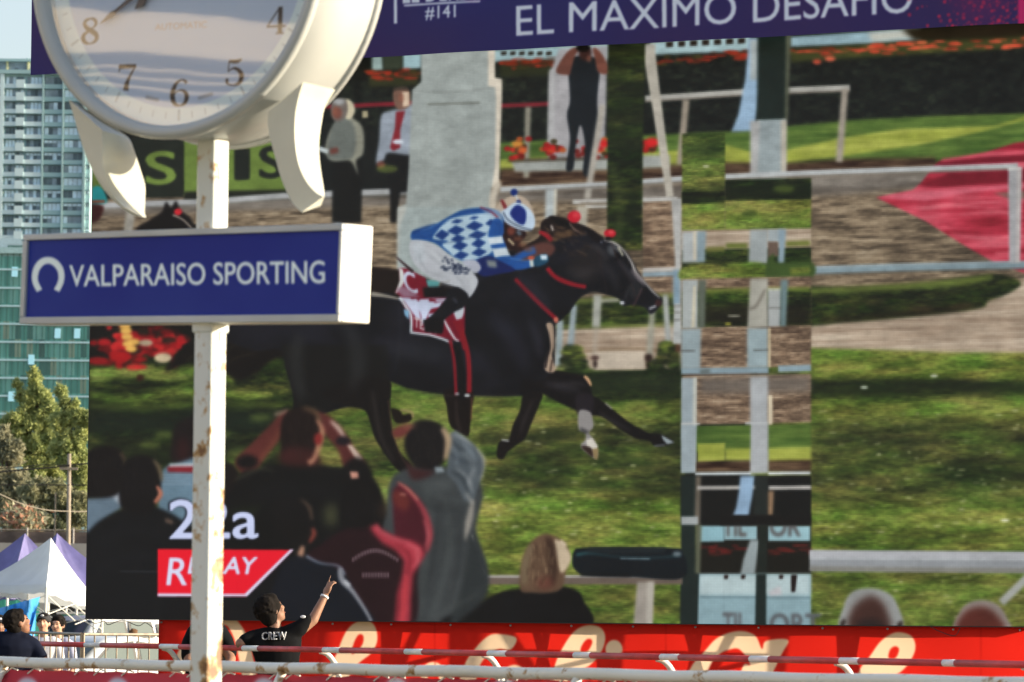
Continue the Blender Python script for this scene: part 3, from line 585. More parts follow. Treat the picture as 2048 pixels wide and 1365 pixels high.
for q in ('1222,484 1236,520 1262,566 1272,600', '1262,610 1284,584', '1196,500 1204,540 1214,584'): C.line(q, 2, (58, 44, 46), 1, a=.7)
# saddle cloths
C.poly('798,536 815,538 850,556 862,590 850,612 812,602 790,585 800,566', (128, 24, 44), 1)
C.poly('798,534 806,540 810,560 800,582 790,588 799,562', (205, 208, 205), 1); C.text('C', (812, 582), (836, 588), 40, 42, (196, 206, 226), .8, .05, -.2); C.poly('792,580 806,572 842,596 838,608 812,602', (150, 110, 130), 2)
C.poly('790,514 796,516 828,542 824,546', (44, 24, 28), 1); C.poly('852,560 880,562 876,578 856,576', (90, 160, 160), 1.5); C.poly('845,575 905,572 880,606 850,606', (24, 22, 26), 2)
C.poly('798,594 930,596 930,660 922,684 826,664 816,628', (120, 22, 42), 1)
C.poly('797,595 820,596 850,640 872,600 905,602 850,596 930,598 928,606 800,601', (190, 202, 224), .8); C.poly('806,600 834,598 842,640 832,636', (196, 204, 228), 1); C.poly('838,599 858,598 852,642 844,650', (196, 204, 228), 1); C.poly('858,608 885,604 880,614 862,618', (188, 198, 220), .8); C.poly('856,628 870,626 868,634 856,636', (188, 198, 220), .8)
C.line('799,595 812,614 822,632 822,664', 5, (198, 210, 216), 1); C.poly('807,618 818,622 818,640 809,630', (120, 168, 200), 1.5); C.text('TEAM', (828, 654), (872, 668), 19, 19, (206, 206, 206), .6, .04); C.line('820,665 860,670 885,678 904,686', 4.5, (206, 212, 218), .7, sm=False)
C.spoly('905,612 925,606 928,625 918,645 910,634', (190, 198, 206), 1.5); C.line('914,640 922,665 930,700', [20, 12, 9], (134, 24, 40), 1)
C.line('900,680 908,720 912,790', 7, (130, 24, 38), 1); C.line('922,660 934,700 938,740 938,786', 10, (138, 26, 38), 1); C.line('912,690 922,740 924,800', 12, (20, 20, 24), 1); C.ell(934, 791, 6, 3, (206, 212, 214), .8); C.ell(914, 788, 5, 2.5, (160, 164, 168), .8)
# jockeys
C.spoly('994,412 1010,398 1032,390 1052,398 1064,416 1062,440 990,440', (186, 168, 148), 1.2); C.poly('1000,400 1006,400 1020,424 1012,428', (130, 40, 46), 1)
C.ell(1028, 385, 7, 7, (22, 46, 120), .8); C.line('1031,390 1036,402', 3, (196, 206, 212), .8); C.ell(1037, 406, 5, 6, (24, 40, 110), .8)
C.spoly('1030,510 1060,492 1090,484 1110,494 1100,512 1060,522 1030,530', (96, 60, 54), 2); C.line('1028,520 1050,508 1070,500', 14, (34, 88, 164), 2)
C.spoly('1000,440 1040,450 1052,470 1040,486 1046,500 1020,500 1004,480', (44, 26, 28), 1.5); C.ell(1022, 462, 8, 9, (120, 64, 52), 2); C.line('1034,462 1042,470', 8, (90, 100, 110), 1.5); C.line('1016,478 1028,490', 5, (176, 160, 128), 1.5)
for q in ((1036, 478), (1044, 490), (1058, 500)): C.ell(*q, 10, 5, (130, 84, 60), 3, a=.6)
C.spoly('1000,428 1016,414 1032,405 1052,412 1066,428 1070,444 1066,458 1052,462 1034,458 1012,446', (190, 210, 228), 1)
C.spoly('1020,426 1034,410 1050,420 1052,438 1046,450 1030,442', (28, 48, 128), .8); C.line('1006,424 1016,440 1040,454 1064,461', 2.5, (60, 70, 90), .8)
# torso
TOR = [(824, 464), (845, 456), (872, 448), (900, 432), (926, 420), (960, 416), (990, 420), (1004, 432), (1008, 446), (1004, 470), (1014, 500), (1000, 520), (975, 514), (952, 528), (925, 522), (898, 508), (872, 488), (850, 482), (824, 480)]
C.spoly(TOR, (32, 80, 148), 1); C.line('824,466 850,456 872,450', 6, (22, 58, 120), 2, a=.7)
C.spoly('866,478 876,460 888,446 906,436 944,429 982,427 1004,440 998,468 988,498 970,513 938,521 914,518 898,504 884,490 896,482', (172, 198, 214), .6)
for cx, cy, rx, ry in ((912, 461, 17, 9), (949, 452, 17, 9), (982, 446, 11, 7), (916, 478, 14, 8), (955, 470, 18, 8), (920, 492, 15, 9), (957, 487, 14, 9), (922, 511, 15, 8), (958, 505, 15, 8), (884, 470, 14, 10), (914, 443, 12, 4), (948, 436, 10, 3)):
    rx *= 1.08; ry *= 1.1; C.poly([(cx - rx, cy + 2), (cx - 1, cy - ry), (cx + rx, cy - 2), (cx + 1, cy + ry)], (28, 62, 128), .5)
C.line('868,478 892,486 930,478 965,468 985,462', 1.6, (60, 84, 120), .8, a=.7); C.poly('960,418 1000,420 1006,440 990,440', (150, 170, 190), 1.5, a=.7); C.line('960,415 982,424 996,436', 3, (130, 40, 60), .8)
C.spoly('986,440 1002,440 1008,462 1002,474 982,476 976,470', (34, 84, 156), .8); C.poly('975,476 1004,472 1008,488 980,490', (200, 212, 220), .8); C.poly('980,490 1008,487 1010,496 984,498', (34, 84, 156), .8); C.poly('984,498 1012,495 1022,514 990,518', (196, 208, 216), .8)
C.spoly('990,516 1022,512 1040,522 1066,520 1068,532 1040,540 1016,538 996,528', (34, 84, 156), .8); C.poly('1058,519 1068,519 1068,534 1060,534', (190, 200, 196), 1); C.spoly('1068,516 1092,508 1096,524 1072,534', (30, 74, 100), 1.2); C.poly('1080,510 1094,510 1094,520 1082,520', (196, 214, 226), .8); C.ell(1062, 516, 7, 3.5, (196, 90, 66), 1.2)
C.spoly('950,525 975,512 996,520 1030,540 1000,548 962,552', (26, 40, 96), 1.5); C.poly('972,520 992,522 994,536 976,534', (128, 136, 138), 2); C.spoly('926,522 950,520 962,536 950,546 930,532', (168, 172, 186), 1.5)
C.spoly('822,482 850,482 876,494 900,512 922,528 944,544 956,562 948,584 936,596 924,584 910,574 884,566 856,552 832,532 820,508', (184, 188, 194), 1); C.spoly('826,486 845,488 850,520 835,525 824,506', (186, 196, 202), 4, a=.6)
g2 = random.Random(3)
for _ in range(42):
    t = g2.random(); x = 882 + 44 * t + g2.uniform(-6, 14); y = 522 + 22 * t + g2.uniform(-8, 12); C.ell(x, y, 3.4, 2, (40, 50, 74), .6, g2.choice((35, -35)))
C.line('905,575 880,568 900,562', 2, (130, 124, 118), 1.2, a=.7); C.spoly('912,574 936,590 930,612 906,626 888,642 884,664 862,660 852,644 876,618 896,592', (26, 28, 34), 1); C.line('906,596 914,606', 3, (92, 96, 110), 2); C.line('888,640 896,656 910,678 918,682', [3, 5, 4, 3], (206, 214, 216), .7)
C.poly('846,640 888,634 884,668 850,664', (22, 22, 26), 1.5)
for q in ('842,500 870,520 900,548', '850,540 880,552 905,560', '895,540 920,560 930,580', '872,500 890,520 905,530', '838,505 842,525 856,545'): C.line(q, [1, 3, 1], (132, 138, 142), 2.5, a=.55)
for q in ('850,495 875,515 905,545', '925,545 942,562 946,578'): C.line(q, [1, 4, 1], (204, 210, 212), 2.5, a=.6)
for q in ('835,470 850,474 866,470', '862,462 880,452 900,440', '990,444 1000,456 998,470', '1000,520 1024,520 1050,526', '930,424 960,420 985,424'): C.line(q, [1, 3, 1], (24, 66, 132), 1.6, a=.6)
for q in ('840,462 860,456 880,446', '1010,516 1036,520 1060,522'): C.line(q, [1, 3, 1], (84, 142, 204), 1.6, a=.6)
# ---- broken block of modules
def cell(x0, y0, x1, y1, tex, sl=-.02): C.poly([(x0, y0), (x1, y0 + sl * (x1 - x0)), (x1, y1 + sl * (x1 - x0)), (x0, y1)], tex, .4)
X0, X1, X2, X3 = 1364, 1450, 1536, 1622
cell(X0, 268, X1, 412, GRASS); cell(X0, 385, X1, 412, GDARK); cell(X0, 408, X1, 462, GLIT); cell(X1, 360, X3, 405, GDARK); cell(X1, 402, X3, 461, GLIT)
C.line('1368,300 1440,296', 24, (44, 58, 34), 8, a=.6); C.line('1456,385 1618,380', 22, (30, 40, 26), 6, a=.8); C.ell(1568, 378, 22, 8, (92, 108, 46), 4, a=.7); C.ell(1412, 333, 7, 2, (208, 210, 180), .8); C.ell(1500, 428, 16, 7, (62, 76, 34), 4, a=.7)
cell(X0, 462, X3, 556, SAND); cell(X0, 500, X3, 558, GDARK)
C.poly('1364,464 1398,463 1398,525 1364,526', (176, 182, 182), 2); C.poly('1386,463 1394,463 1394,520 1386,520', (206, 198, 178), 1); C.poly('1394,463 1412,462 1410,525 1394,525', (140, 160, 168), 3)
C.poly('1500,460 1536,459 1536,530 1496,532', (160, 168, 168), 3); C.poly('1536,459 1562,458 1562,484 1536,484', (164, 174, 176), 1.5); C.poly('1557,458 1572,458 1568,528 1556,528', (140, 162, 174), 3); C.poly('1536,484 1556,484 1556,512 1536,516', (110, 92, 80), 1.5)
C.line('1412,500 1450,498', 10, (118, 120, 60), 3); C.line('1452,492 1495,492', 10, (104, 116, 50), 3); C.line('1572,488 1620,486', 10, (112, 120, 54), 3)
C.spoly('1364,536 1400,528 1450,534 1450,560 1364,560', GLIT, 2); C.spoly('1450,532 1490,524 1536,530 1536,556 1450,558', GLIT, 2); C.spoly('1536,520 1548,508 1556,526 1622,524 1622,555 1536,557', (66, 88, 42), 3); C.line('1580,544 1620,540', 14, GLIT, 3)
cell(X0, 558, X3, 657, DIRTB); cell(X0, 582, X3, 655, GDARK); C.line('1410,582 1500,580 1620,578', 9, (112, 126, 52), 3, a=.8); C.line('1400,630 1500,628 1620,632', 40, (34, 30, 26), 6, a=.75)
C.poly('1364,560 1396,560 1396,657 1364,657', (166, 172, 170), 1.5); C.poly('1386,572 1392,572 1390,656 1382,656', (196, 190, 168), 1); C.poly('1396,560 1412,560 1410,657 1396,657', (96, 104, 92), 3)
C.poly('1500,558 1536,557 1536,657 1494,657', (168, 166, 154), 2.5); C.line('1498,618 1512,612 1530,580', 3, (96, 88, 78), 2); C.poly('1536,580 1562,580 1560,654 1536,656', (166, 170, 168), 1); C.line('1536,579 1562,579', 3, (216, 216, 208), .8, sm=False); C.poly('1561,560 1576,560 1572,655 1560,655', (110, 132, 134), 3); C.line('1538,616 1562,616', 1.5, (84, 80, 74), .7, sm=False)
C.ell(1468, 632, 14, 1.6, (190, 186, 170), 1); C.ell(1456, 648, 7, 2.5, (166, 160, 60), 1.2)
cell(X0, 657, X3, 738, DIRTB); C.poly('1362,658 1402,657 1400,738 1362,738', (150, 166, 170), 2); C.poly('1494,656 1536,656 1536,735 1494,736', (150, 168, 172), 2.5); C.poly('1536,656 1541,656 1541,735 1536,735', (200, 184, 150), 1)
C.line('1362,702 1390,702', 2, (60, 56, 52), .8, sm=False); C.line('1506,701 1536,700', 2, (70, 70, 66), .8, sm=False)
C.line('1362,743 1537,741', 13, (140, 162, 172), 1, sm=False); C.line('1556,738 1622,736', 13, (140, 162, 172), 1, sm=False); C.line('1362,751 1537,749', 3, (70, 52, 44), 1.2, sm=False); C.line('1400,744 1420,742', 8, (100, 110, 108), 3)
cell(X0, 753, X3, 850, DIRTB); C.line('1400,772 1620,768', 32, (116, 108, 100), 6, sm=False, a=.8)
C.poly('1362,756 1392,756 1388,944 1362,946', (158, 172, 178), 1.5); C.poly('1386,756 1394,756 1392,944 1384,944', (196, 198, 188), 1.5); C.poly('1500,754 1536,753 1536,944 1500,946', (170, 174, 176), 3); C.poly('1536,790 1545,790 1545,850 1536,850', (210, 196, 168), 1)
cell(X0 + 28, 852, X1 + 52, 905, LAWN); cell(X2, 851, X3, 905, LAWN); C.poly('1395,888 1450,886 1450,922 1395,925', LAWNL, 1); C.poly('1450,897 1502,896 1502,922 1450,922', LAWNL, 2); C.poly('1536,896 1622,894 1622,922 1536,922', LAWNL, 2)
C.poly('1392,924 1502,922 1502,944 1392,945', BROWN, 2); C.poly('1536,922 1622,920 1622,944 1536,944', BROWN, 2); C.line('1362,848 1400,848', 4, (206, 206, 200), .8, sm=False); C.line('1490,847 1536,847', 4, (196, 200, 200), .8, sm=False)
C.poly('1362,850 1394,850 1390,946 1362,946', (158, 172, 178), 1.2, a=.9); C.poly('1502,850 1536,850 1536,946 1500,946', (172, 176, 178), 2)
C.line('1390,948 1502,947', 6, (206, 214, 216), .8, sm=False); C.line('1536,947 1621,946', 6, (212, 218, 220), .8, sm=False)
cell(X0 - 2, 952, X3, 1050, (27, 29, 29), 0); C.poly('1362,952 1392,952 1388,1250 1362,1250', (34, 46, 44), 1.5); C.poly('1391,952 1402,952 1400,1050 1388,1050', (108, 100, 88), 2); C.line('1394,976 1514,975', 8, (172, 168, 162), 1.2, sm=False); C.line('1536,976 1622,975', 8, (178, 174, 168), 1.2, sm=False)
C.poly('1480,952 1510,952 1506,985 1494,1048 1458,1050 1472,1015 1478,980', (142, 172, 200), 2.5); C.poly('1510,952 1536,952 1536,1034 1506,1034', (40, 46, 44), 2); C.poly('1536,982 1548,982 1544,1048 1536,1048', (150, 120, 92), 2)
C.poly('1362,1033 1396,1033 1396,1050 1362,1050', (160, 166, 166), 1); C.poly('1506,1033 1532,1033 1532,1050 1504,1050', (176, 174, 168), 1.2)
cell(X0 + 30, 1051, X3, 1148, (32, 32, 28), 0); C.poly('1398,1052 1448,1052 1448,1083 1398,1084', (140, 182, 192), .6); C.poly('1448,1052 1514,1052 1514,1080 1448,1080', (150, 186, 194), 1.5); C.poly('1536,1052 1620,1052 1620,1082 1536,1082', (150, 188, 196), 1.2)
C.text('TIL', (1446, 1072), (1492, 1072), 38, 38, (96, 92, 90), 2.4, .05); C.text('OR', (1540, 1072), (1600, 1072), 38, 38, (96, 94, 94), 2.4, .05); C.poly('1440,1030 1622,1030 1622,1051 1440,1051', (28, 28, 28), .5)
flowers(1408, 1490, 1100, 1098, 16, 11, ((120, 34, 34), (96, 34, 30))); flowers(1540, 1620, 1100, 1098, 16, 12, ((96, 36, 32), (110, 40, 34)))
C.poly('1500,1080 1520,1080 1514,1120 1510,1148 1480,1150 1486,1120', (152, 164, 166), 2.5); C.poly('1392,1050 1403,1050 1400,1148 1390,1148', (100, 104, 84), 2); C.poly('1518,1050 1534,1050 1534,1148 1514,1148', (36, 44, 40), 1.5)
C.poly('1396,1148 1622,1148 1622,1252 1394,1252', (140, 170, 178), .8); C.poly('1398,1150 1620,1150 1620,1190 1398,1190', (180, 200, 202), 4); C.line('1400,1194 1622,1196', 2.5, (96, 122, 130), .8, sm=False)
C.text('TIL', (1446, 1268), (1492, 1268), 42, 42, (98, 100, 104), 2.6, .05); C.text('ORT', (1540, 1270), (1640, 1270), 42, 42, (98, 102, 106), 2.6, .05)
for x in (1448, 1482, 1558): C.poly([(x, 1150), (x + 9, 1150), (x + 7, 1158), (x, 1158)], (40, 26, 24), 1)
C.poly('1582,1150 1594,1150 1590,1184 1582,1184', (34, 24, 24), 1.5); C.poly('1512,1148 1532,1148 1532,1252 1510,1252', (34, 46, 44), 1.2); C.poly('1362,1148 1398,1148 1394,1252 1360,1252', (34, 46, 44), 1.2)
C.poly('1536,1184 1560,1172 1564,1190 1540,1192', (206, 190, 194), 3, a=.6)
for x in (X0 - 1, X1, X2, X3): C.line([(x, 500), (x - 3, 1250)], 1.0, (30, 30, 30), .5, sm=False, a=.18)
# near white rail on the right, two bald heads, slanted post
C.poly('1619,1100 2100,1104 2100,1146 1619,1142', (150, 154, 158), 1); C.poly('1619,1101 2100,1105 2100,1118 1619,1115', (178, 180, 184), 1); C.line('1619,1117 2100,1120', 2, (206, 210, 212), .6, sm=False); C.poly('1619,1133 2100,1137 2100,1146 1619,1142', (132, 130, 122), 2)
C.line('2060,1150 2002,1206', 16, (168, 170, 164), 2, sm=False)
C.spoly('1684,1262 1688,1210 1704,1184 1735,1176 1768,1182 1792,1204 1800,1262', (150, 152, 150), 3); C.spoly('1700,1262 1702,1222 1722,1200 1744,1192 1764,1204 1776,1230 1776,1262', (74, 48, 42), 7); C.ell(1740, 1256, 30, 18, (50, 38, 38), 6)
C.spoly('1912,1262 1918,1226 1936,1206 1966,1200 1996,1210 2014,1236 2016,1262', (150, 138, 132), 3); C.spoly('1916,1262 1924,1230 1946,1216 1974,1216 1998,1236 2006,1262', (96, 46, 38), 6)
C.line('1682,1250 1690,1240', 8, (50, 40, 36), 2); C.line('1796,1252 1804,1244', 8, (50, 40, 36), 2)
# near rail, padded ring, blonde spectator
C.line('965,1160 1365,1160', 18, (112, 98, 88), 1.5, sm=False); C.line('965,1153 1365,1153', 4, (190, 188, 184), 1, sm=False); C.poly('1274,1164 1308,1164 1304,1252 1266,1252', (156, 148, 138), 2.5); C.poly('1294,1164 1308,1164 1304,1252 1292,1252', (176, 170, 158), 2)
C.spoly('1145,1130 1148,1102 1166,1096 1240,1094 1340,1096 1366,1104 1366,1156 1260,1154 1180,1152 1158,1146', (22, 30, 36), 1.5); C.line('1152,1110 1180,1106 1220,1112 1290,1116 1362,1112', [6, 4, 2, 2, 2], (46, 92, 98), 2); C.line('1176,1100 1240,1102 1330,1100', 9, (34, 44, 48), 2); C.line('1240,1117 1300,1118', 2, (150, 168, 176), .8); C.ell(1354, 1108, 9, 5, (110, 124, 130), 2)
C.line('1160,1150 1262,1152', 4, (16, 18, 22), 2)
C.spoly('945,1255 960,1214 1000,1186 1040,1178 1110,1172 1150,1180 1166,1200 1172,1255', (19, 20, 22), 2.5)
C.spoly('1040,1180 1042,1130 1056,1092 1080,1070 1104,1070 1128,1086 1140,1110 1132,1140 1124,1176 1100,1186 1064,1186', (104, 80, 62), 3)
C.spoly('1108,1080 1130,1092 1142,1112 1138,1130 1124,1146 1116,1130', (206, 186, 156), 3); C.spoly('1090,1076 1108,1084 1114,1120 1112,1160 1100,1170 1096,1120', (60, 42, 34), 4, a=.8); C.line('1062,1090 1050,1130 1048,1170', [10, 14, 10], (134, 120, 92), 5, a=.7); C.ell(1090, 1166, 18, 14, (110, 62, 52), 6, a=.7); C.line('1120,1082 1132,1092', 8, (226, 206, 176), 3)
C.bk = 1.1
# ---- spectators at lower left
DK = (24, 26, 30)
C.spoly('346,925 344,880 352,850 380,834 420,834 420,925', (33, 28, 30), 4); C.ell(366, 900, 14, 26, (70, 32, 34), 6, a=.6)
C.spoly('318,1060 316,960 330,936 350,928 420,926 420,1100 330,1100', (104, 132, 150), 2.5)
C.poly('338,928 420,926 420,936 340,940', (190, 196, 200), 1.5); C.poly('334,934 420,933 420,946 336,944', (140, 34, 44), 1.5)
for y in (950, 956, 962, 968): C.line([(322, y), (420, y + 1)], 2, (150, 172, 190), .8, sm=False, a=.7)
for _ in range(40): C.line([(g.uniform(322, 380), g.uniform(975, 1050))] * 1 + [(g.uniform(322, 400), g.uniform(975, 1050))], 1.5, (84, 108, 124), 3, a=.25)
C.spoly('440,1000 440,930 458,925 474,940 480,970 474,1000 460,1016', (30, 26, 26), 3); C.line('478,970 482,990 474,1006', 8, (150, 80, 62), 3, a=.8)
C.spoly('150,1000 172,996 210,990 238,984 252,1000 240,1020 200,1050 165,1090 150,1100', (104, 124, 140), 3); C.poly('216,984 236,980 252,1002 240,1010', (178, 188, 198), 3)
C.spoly('150,990 160,930 180,902 210,892 236,898 248,915 244,950 234,990 180,996', (26, 24, 26), 3); C.line('240,906 250,920 248,940', 8, (88, 72, 56), 3, a=.7)
C.spoly('140,1260 150,1110 176,1064 212,1034 262,1012 300,1012 340,1026 372,1050 400,1100 400,1260', (24, 27, 31), 3)
C.spoly('240,1010 238,960 246,928 272,912 300,914 318,930 322,970 314,1004 300,1024 260,1024', (25, 24, 27), 3); C.line('306,920 318,936 323,962', [4, 8, 5], (120, 104, 78), 3); C.line('313,972 321,988 309,1006', [5, 9, 8], (188, 116, 92), 2); C.line('330,1040 346,1046', 6, (140, 110, 92), 3); C.line('240,1143 320,1144', 1, (110, 112, 120), .8, sm=False, a=.8)
C.poly('400,1000 560,960 760,1000 800,1060 960,1200 960,1262 380,1262', (23, 25, 29), 6); C.poly('330,1060 420,1040 420,1262 330,1262', (23, 25, 29), 5); C.spoly('860,1262 880,1244 940,1212 980,1196 1020,1190 1020,1262', (22, 24, 26), 4)
# photographer with raised arms
C.spoly('500,955 470,926 500,890 540,850 556,832 576,822 590,846 560,880 530,916', (98, 48, 44), 3); C.line('520,920 548,884 560,860', 8, (140, 84, 60), 4, a=.5); C.line('548,830 576,822', 7, (176, 140, 128), 3, a=.7)
C.spoly('620,830 646,826 670,842 690,866 708,896 730,926 716,946 690,936 676,900 652,872', (94, 46, 44), 3); C.line('660,842 676,856 690,878', [4, 9, 5], (200, 172, 158), 2.5); C.poly('692,888 704,890 726,918 716,926', (206, 180, 164), 2); C.ell(686, 882, 15, 9, (34, 28, 36), 3)
C.spoly('540,940 566,884 572,850 556,900 520,940', (32, 34, 30), 5)
C.spoly('462,1100 474,960 520,936 570,926 620,926 670,934 706,936 740,950 760,1000 760,1110', (22, 24, 26), 3); C.ell(494, 924, 22, 14, (24, 22, 24), 4); C.spoly('690,930 720,916 744,946 730,970 690,970', (24, 24, 26), 4); C.poly('699,943 716,944 718,958 702,958', (212, 150, 130), 2)
C.spoly('562,880 564,840 580,820 602,814 626,820 642,842 642,872 632,904 630,930 570,930', (34, 25, 25), 3); C.spoly('560,926 572,896 626,900 640,930', (66, 34, 34), 5); C.line('634,838 644,860 640,884 628,918 616,926', [8, 10, 12, 10, 12], (196, 136, 108), 3, a=.85); C.line('606,816 630,824 640,842', [6, 10, 6], (120, 92, 66), 4, a=.8); C.ell(636, 878, 9, 12, (140, 46, 44), 3)
C.line('470,960 520,938 548,944', [4, 5, 3], (96, 92, 66), 3, a=.5); C.ell(662, 1030, 16, 24, (110, 112, 70), 8, a=.5); C.ell(500, 1026, 40, 12, (44, 56, 34), 6, a=.6)
# grey jacket man
C.spoly('770,1030 782,960 812,938 850,930 900,935 952,960 966,990 952,1060 974,1130 972,1180 940,1210 880,1242 860,1262 760,1262 740,1200', (64, 69, 71), 2.5)
C.poly('893,948 896,900 898,868 911,860 933,877 951,892 966,914 969,934 962,960 951,990 945,1008 928,1002 912,968', (86, 95, 101), 2)
for q, w_, c_, a_ in (('903,880 915,895 932,902', 6, (48, 56, 64), .9), ('898,904 922,922 948,926', 7, (54, 62, 70), .85), ('903,944 924,956 938,986', 8, (52, 60, 66), .8), ('905,867 925,876 948,894', 5, (164, 170, 172), .9), ('952,895 966,914 968,936 960,962', 4, (206, 202, 192), .95), ('948,938 938,962 946,986', 7, (146, 152, 154), .8), ('924,884 940,902 952,922', 8, (122, 134, 142), .8), ('912,936 930,950 944,972', 4, (160, 164, 166), .8), ('904,890 914,912 912,934', 6, (112, 122, 130), .7), ('930,985 940,1000 944,1010', 5, (170, 168, 160), .8)):
    C.line(q, [w_ * .5, w_, w_ * .5] + ([w_ * .5] if q.count(',') > 3 else []), c_, 2.5, a=a_)
C.line('946,1000 938,1040 930,1080', [6, 14, 4], (176, 168, 156), 3, a=.8); C.line('944,1070 954,1110 970,1150', 2, (196, 190, 178), 1.2); C.spoly('944,1070 966,1120 976,1160 968,1200 920,1240 900,1245 930,1140', (50, 56, 58), 4); C.line('860,1000 900,1020 940,1030', 4, (50, 54, 56), 5, a=.7); C.line('900,1110 860,1140 830,1140', 6, (54, 58, 60), 5, a=.7); C.ell(880, 970, 30, 12, (96, 102, 102), 8, a=.5)
for q in ('880,1180 870,1240', '920,1150 900,1230', '800,1100 780,1000'): C.line(q, 10, (94, 100, 100), 6, sm=False, a=.4)
for q, w_, c_ in (('850,950 856,1040 848,1140 838,1240', 16, (74, 80, 80)), ('890,1000 900,1080 884,1170 860,1236', 14, (80, 86, 86)), ('800,1010 796,1100 786,1200', 14, (48, 53, 56)), ('876,1010 870,1090 856,1180', 9, (46, 50, 53)), ('920,1060 916,1130 900,1210', 8, (48, 52, 55)), ('830,960 870,990 920,1004 950,1010', 7, (84, 90, 90)), ('820,980 850,1010 900,1024', 6, (44, 48, 51)), ('846,1240 880,1228 940,1196 968,1176', 3, (100, 104, 102)), ('905,900 925,925 940,960', 6, (74, 84, 92)), ('925,900 946,930 950,965', 5, (150, 158, 160))):
    C.line(q, [w_ * .4] + [w_] * (q.count(',') - 2) + [w_ * .4], c_, 4, a=.55)
for q in ('500,1000 540,980 600,976', '620,980 680,990 730,1010', '520,1060 560,1040', '640,1080 700,1100', '200,1080 260,1060 330,1070', '190,1150 230,1120 300,1110', '590,1150 640,1160 680,1200', '580,1200 620,1190 660,1230', '650,1100 690,1090 740,1096', '640,1180 700,1170 760,1180', '1000,1210 1050,1196 1110,1200', '1020,1236 1080,1222 1140,1230'):
    C.line(q, 9, (38, 40, 46), 6, a=.4)
C.spoly('810,900 812,866 826,846 850,840 876,846 894,866 896,900 886,926 866,940 832,936', (27, 26, 28), 2.5); C.line('884,856 896,880 890,920', [10, 14, 8], (186, 158, 126), 3, a=.85); C.spoly('784,862 800,852 824,850 812,870 790,876', (118, 58, 54), 3); C.spoly('812,920 830,936 870,944 826,960', (64, 36, 38), 4); C.poly('868,934 884,934 890,944 872,946', (140, 152, 158), 1.5); C.ell(818, 852, 16, 5, (150, 104, 80), 4, a=.6)
# maroon jacket and red sleeve
C.spoly('610,1120 640,1090 690,1058 730,1046 760,1060 800,1080 830,1104 834,1160 812,1260 600,1260', (44, 24, 30), 3)
C.poly('788,976 800,968 816,978 838,1004 854,1040 858,1080 850,1108 834,1124 808,1100 790,1082 786,1020', (80, 28, 40), 3)
C.spoly('788,982 806,984 820,1000 814,1020 796,1016 786,1000', (106, 44, 42), 4); C.line('800,988 812,990', 3, (200, 140, 120), 1.5)
C.line('794,966 814,979 836,1003 852,1032 860,1070 853,1104', [3, 7, 9, 11, 12, 7], (164, 62, 72), 3, a=.95); C.line('796,965 816,979 836,1001', [2, 4, 3], (190, 120, 104), 2); C.line('848,1040 856,1072 850,1096', [3, 5, 3], (204, 96, 104), 3, a=.8)
C.poly('740,1036 750,1040 764,1062 790,1074 824,1082 844,1094 850,1110 838,1130 826,1150 822,1200 819,1262 788,1262 794,1190 804,1150 808,1122 792,1102 764,1086 746,1066 736,1048', (176, 56, 70), 3.5)
for q, w_, c_, a_ in (('744,1042 760,1062 790,1078 820,1086', 7, (208, 88, 100), .8), ('812,1088 834,1098 840,1112', 9, (214, 96, 106), .7), ('812,1100 820,1120 814,1150', 7, (128, 34, 46), .7), ('790,1088 806,1098 820,1110', 6, (138, 38, 50), .7), ('812,1150 808,1200 804,1256', 9, (212, 66, 74), .8), ('798,1170 796,1210 792,1250', 5, (120, 30, 42), .7), ('830,1104 836,1120 826,1136', 5, (226, 116, 122), .7)):
    n_ = q.count(','); C.line(q, [w_ * .4] + [w_] * (n_ - 2) + [w_ * .4], c_, 3, a=a_)
C.spoly('686,1050 682,1010 690,976 720,958 750,964 766,1000 762,1034 748,1050 720,1056', (22, 22, 24), 3.5); C.ell(764, 1020, 8, 18, (60, 44, 36), 5, a=.7)
for i in range(16):
    t = i / 15; x = 706 + 88 * t; y = 1120 - 18 * math.sin(math.pi * t); C.poly([(x - 2, y - 5), (x + 2.2, y - 5 + (t - .5) * 2), (x + 2, y + 4), (x - 1.6, y + 4)], (150, 128, 134), 1.2, a=.75)
for i in range(9): x = 724 + i * 6.2; C.poly([(x, 1145), (x + 3.6, 1145), (x + 3.6, 1156), (x + .8, 1156)], (150, 130, 136), 1.2, a=.8)
g4 = random.Random(31)
for cx, cy, rx, ry, c_ in ((852, 888, 36, 42, (58, 52, 48)), (602, 866, 32, 44, (54, 44, 40)), (282, 960, 36, 44, (44, 42, 44)), (722, 1004, 36, 40, (42, 40, 40)), (1084, 1120, 34, 46, (166, 140, 108)), (1078, 1120, 30, 46, (70, 50, 38)), (210, 940, 34, 42, (44, 42, 42))):
    for _ in range(46):
        a_ = g4.uniform(0, 6.28); r_ = g4.random() ** .5; x = cx + rx * r_ * math.cos(a_) * .9; y = cy + ry * r_ * math.sin(a_) * .9; C.line([(x, y), (x + g4.uniform(-3, 5), y + g4.uniform(6, 16))], 1.6, c_, 1.2, a=.38)
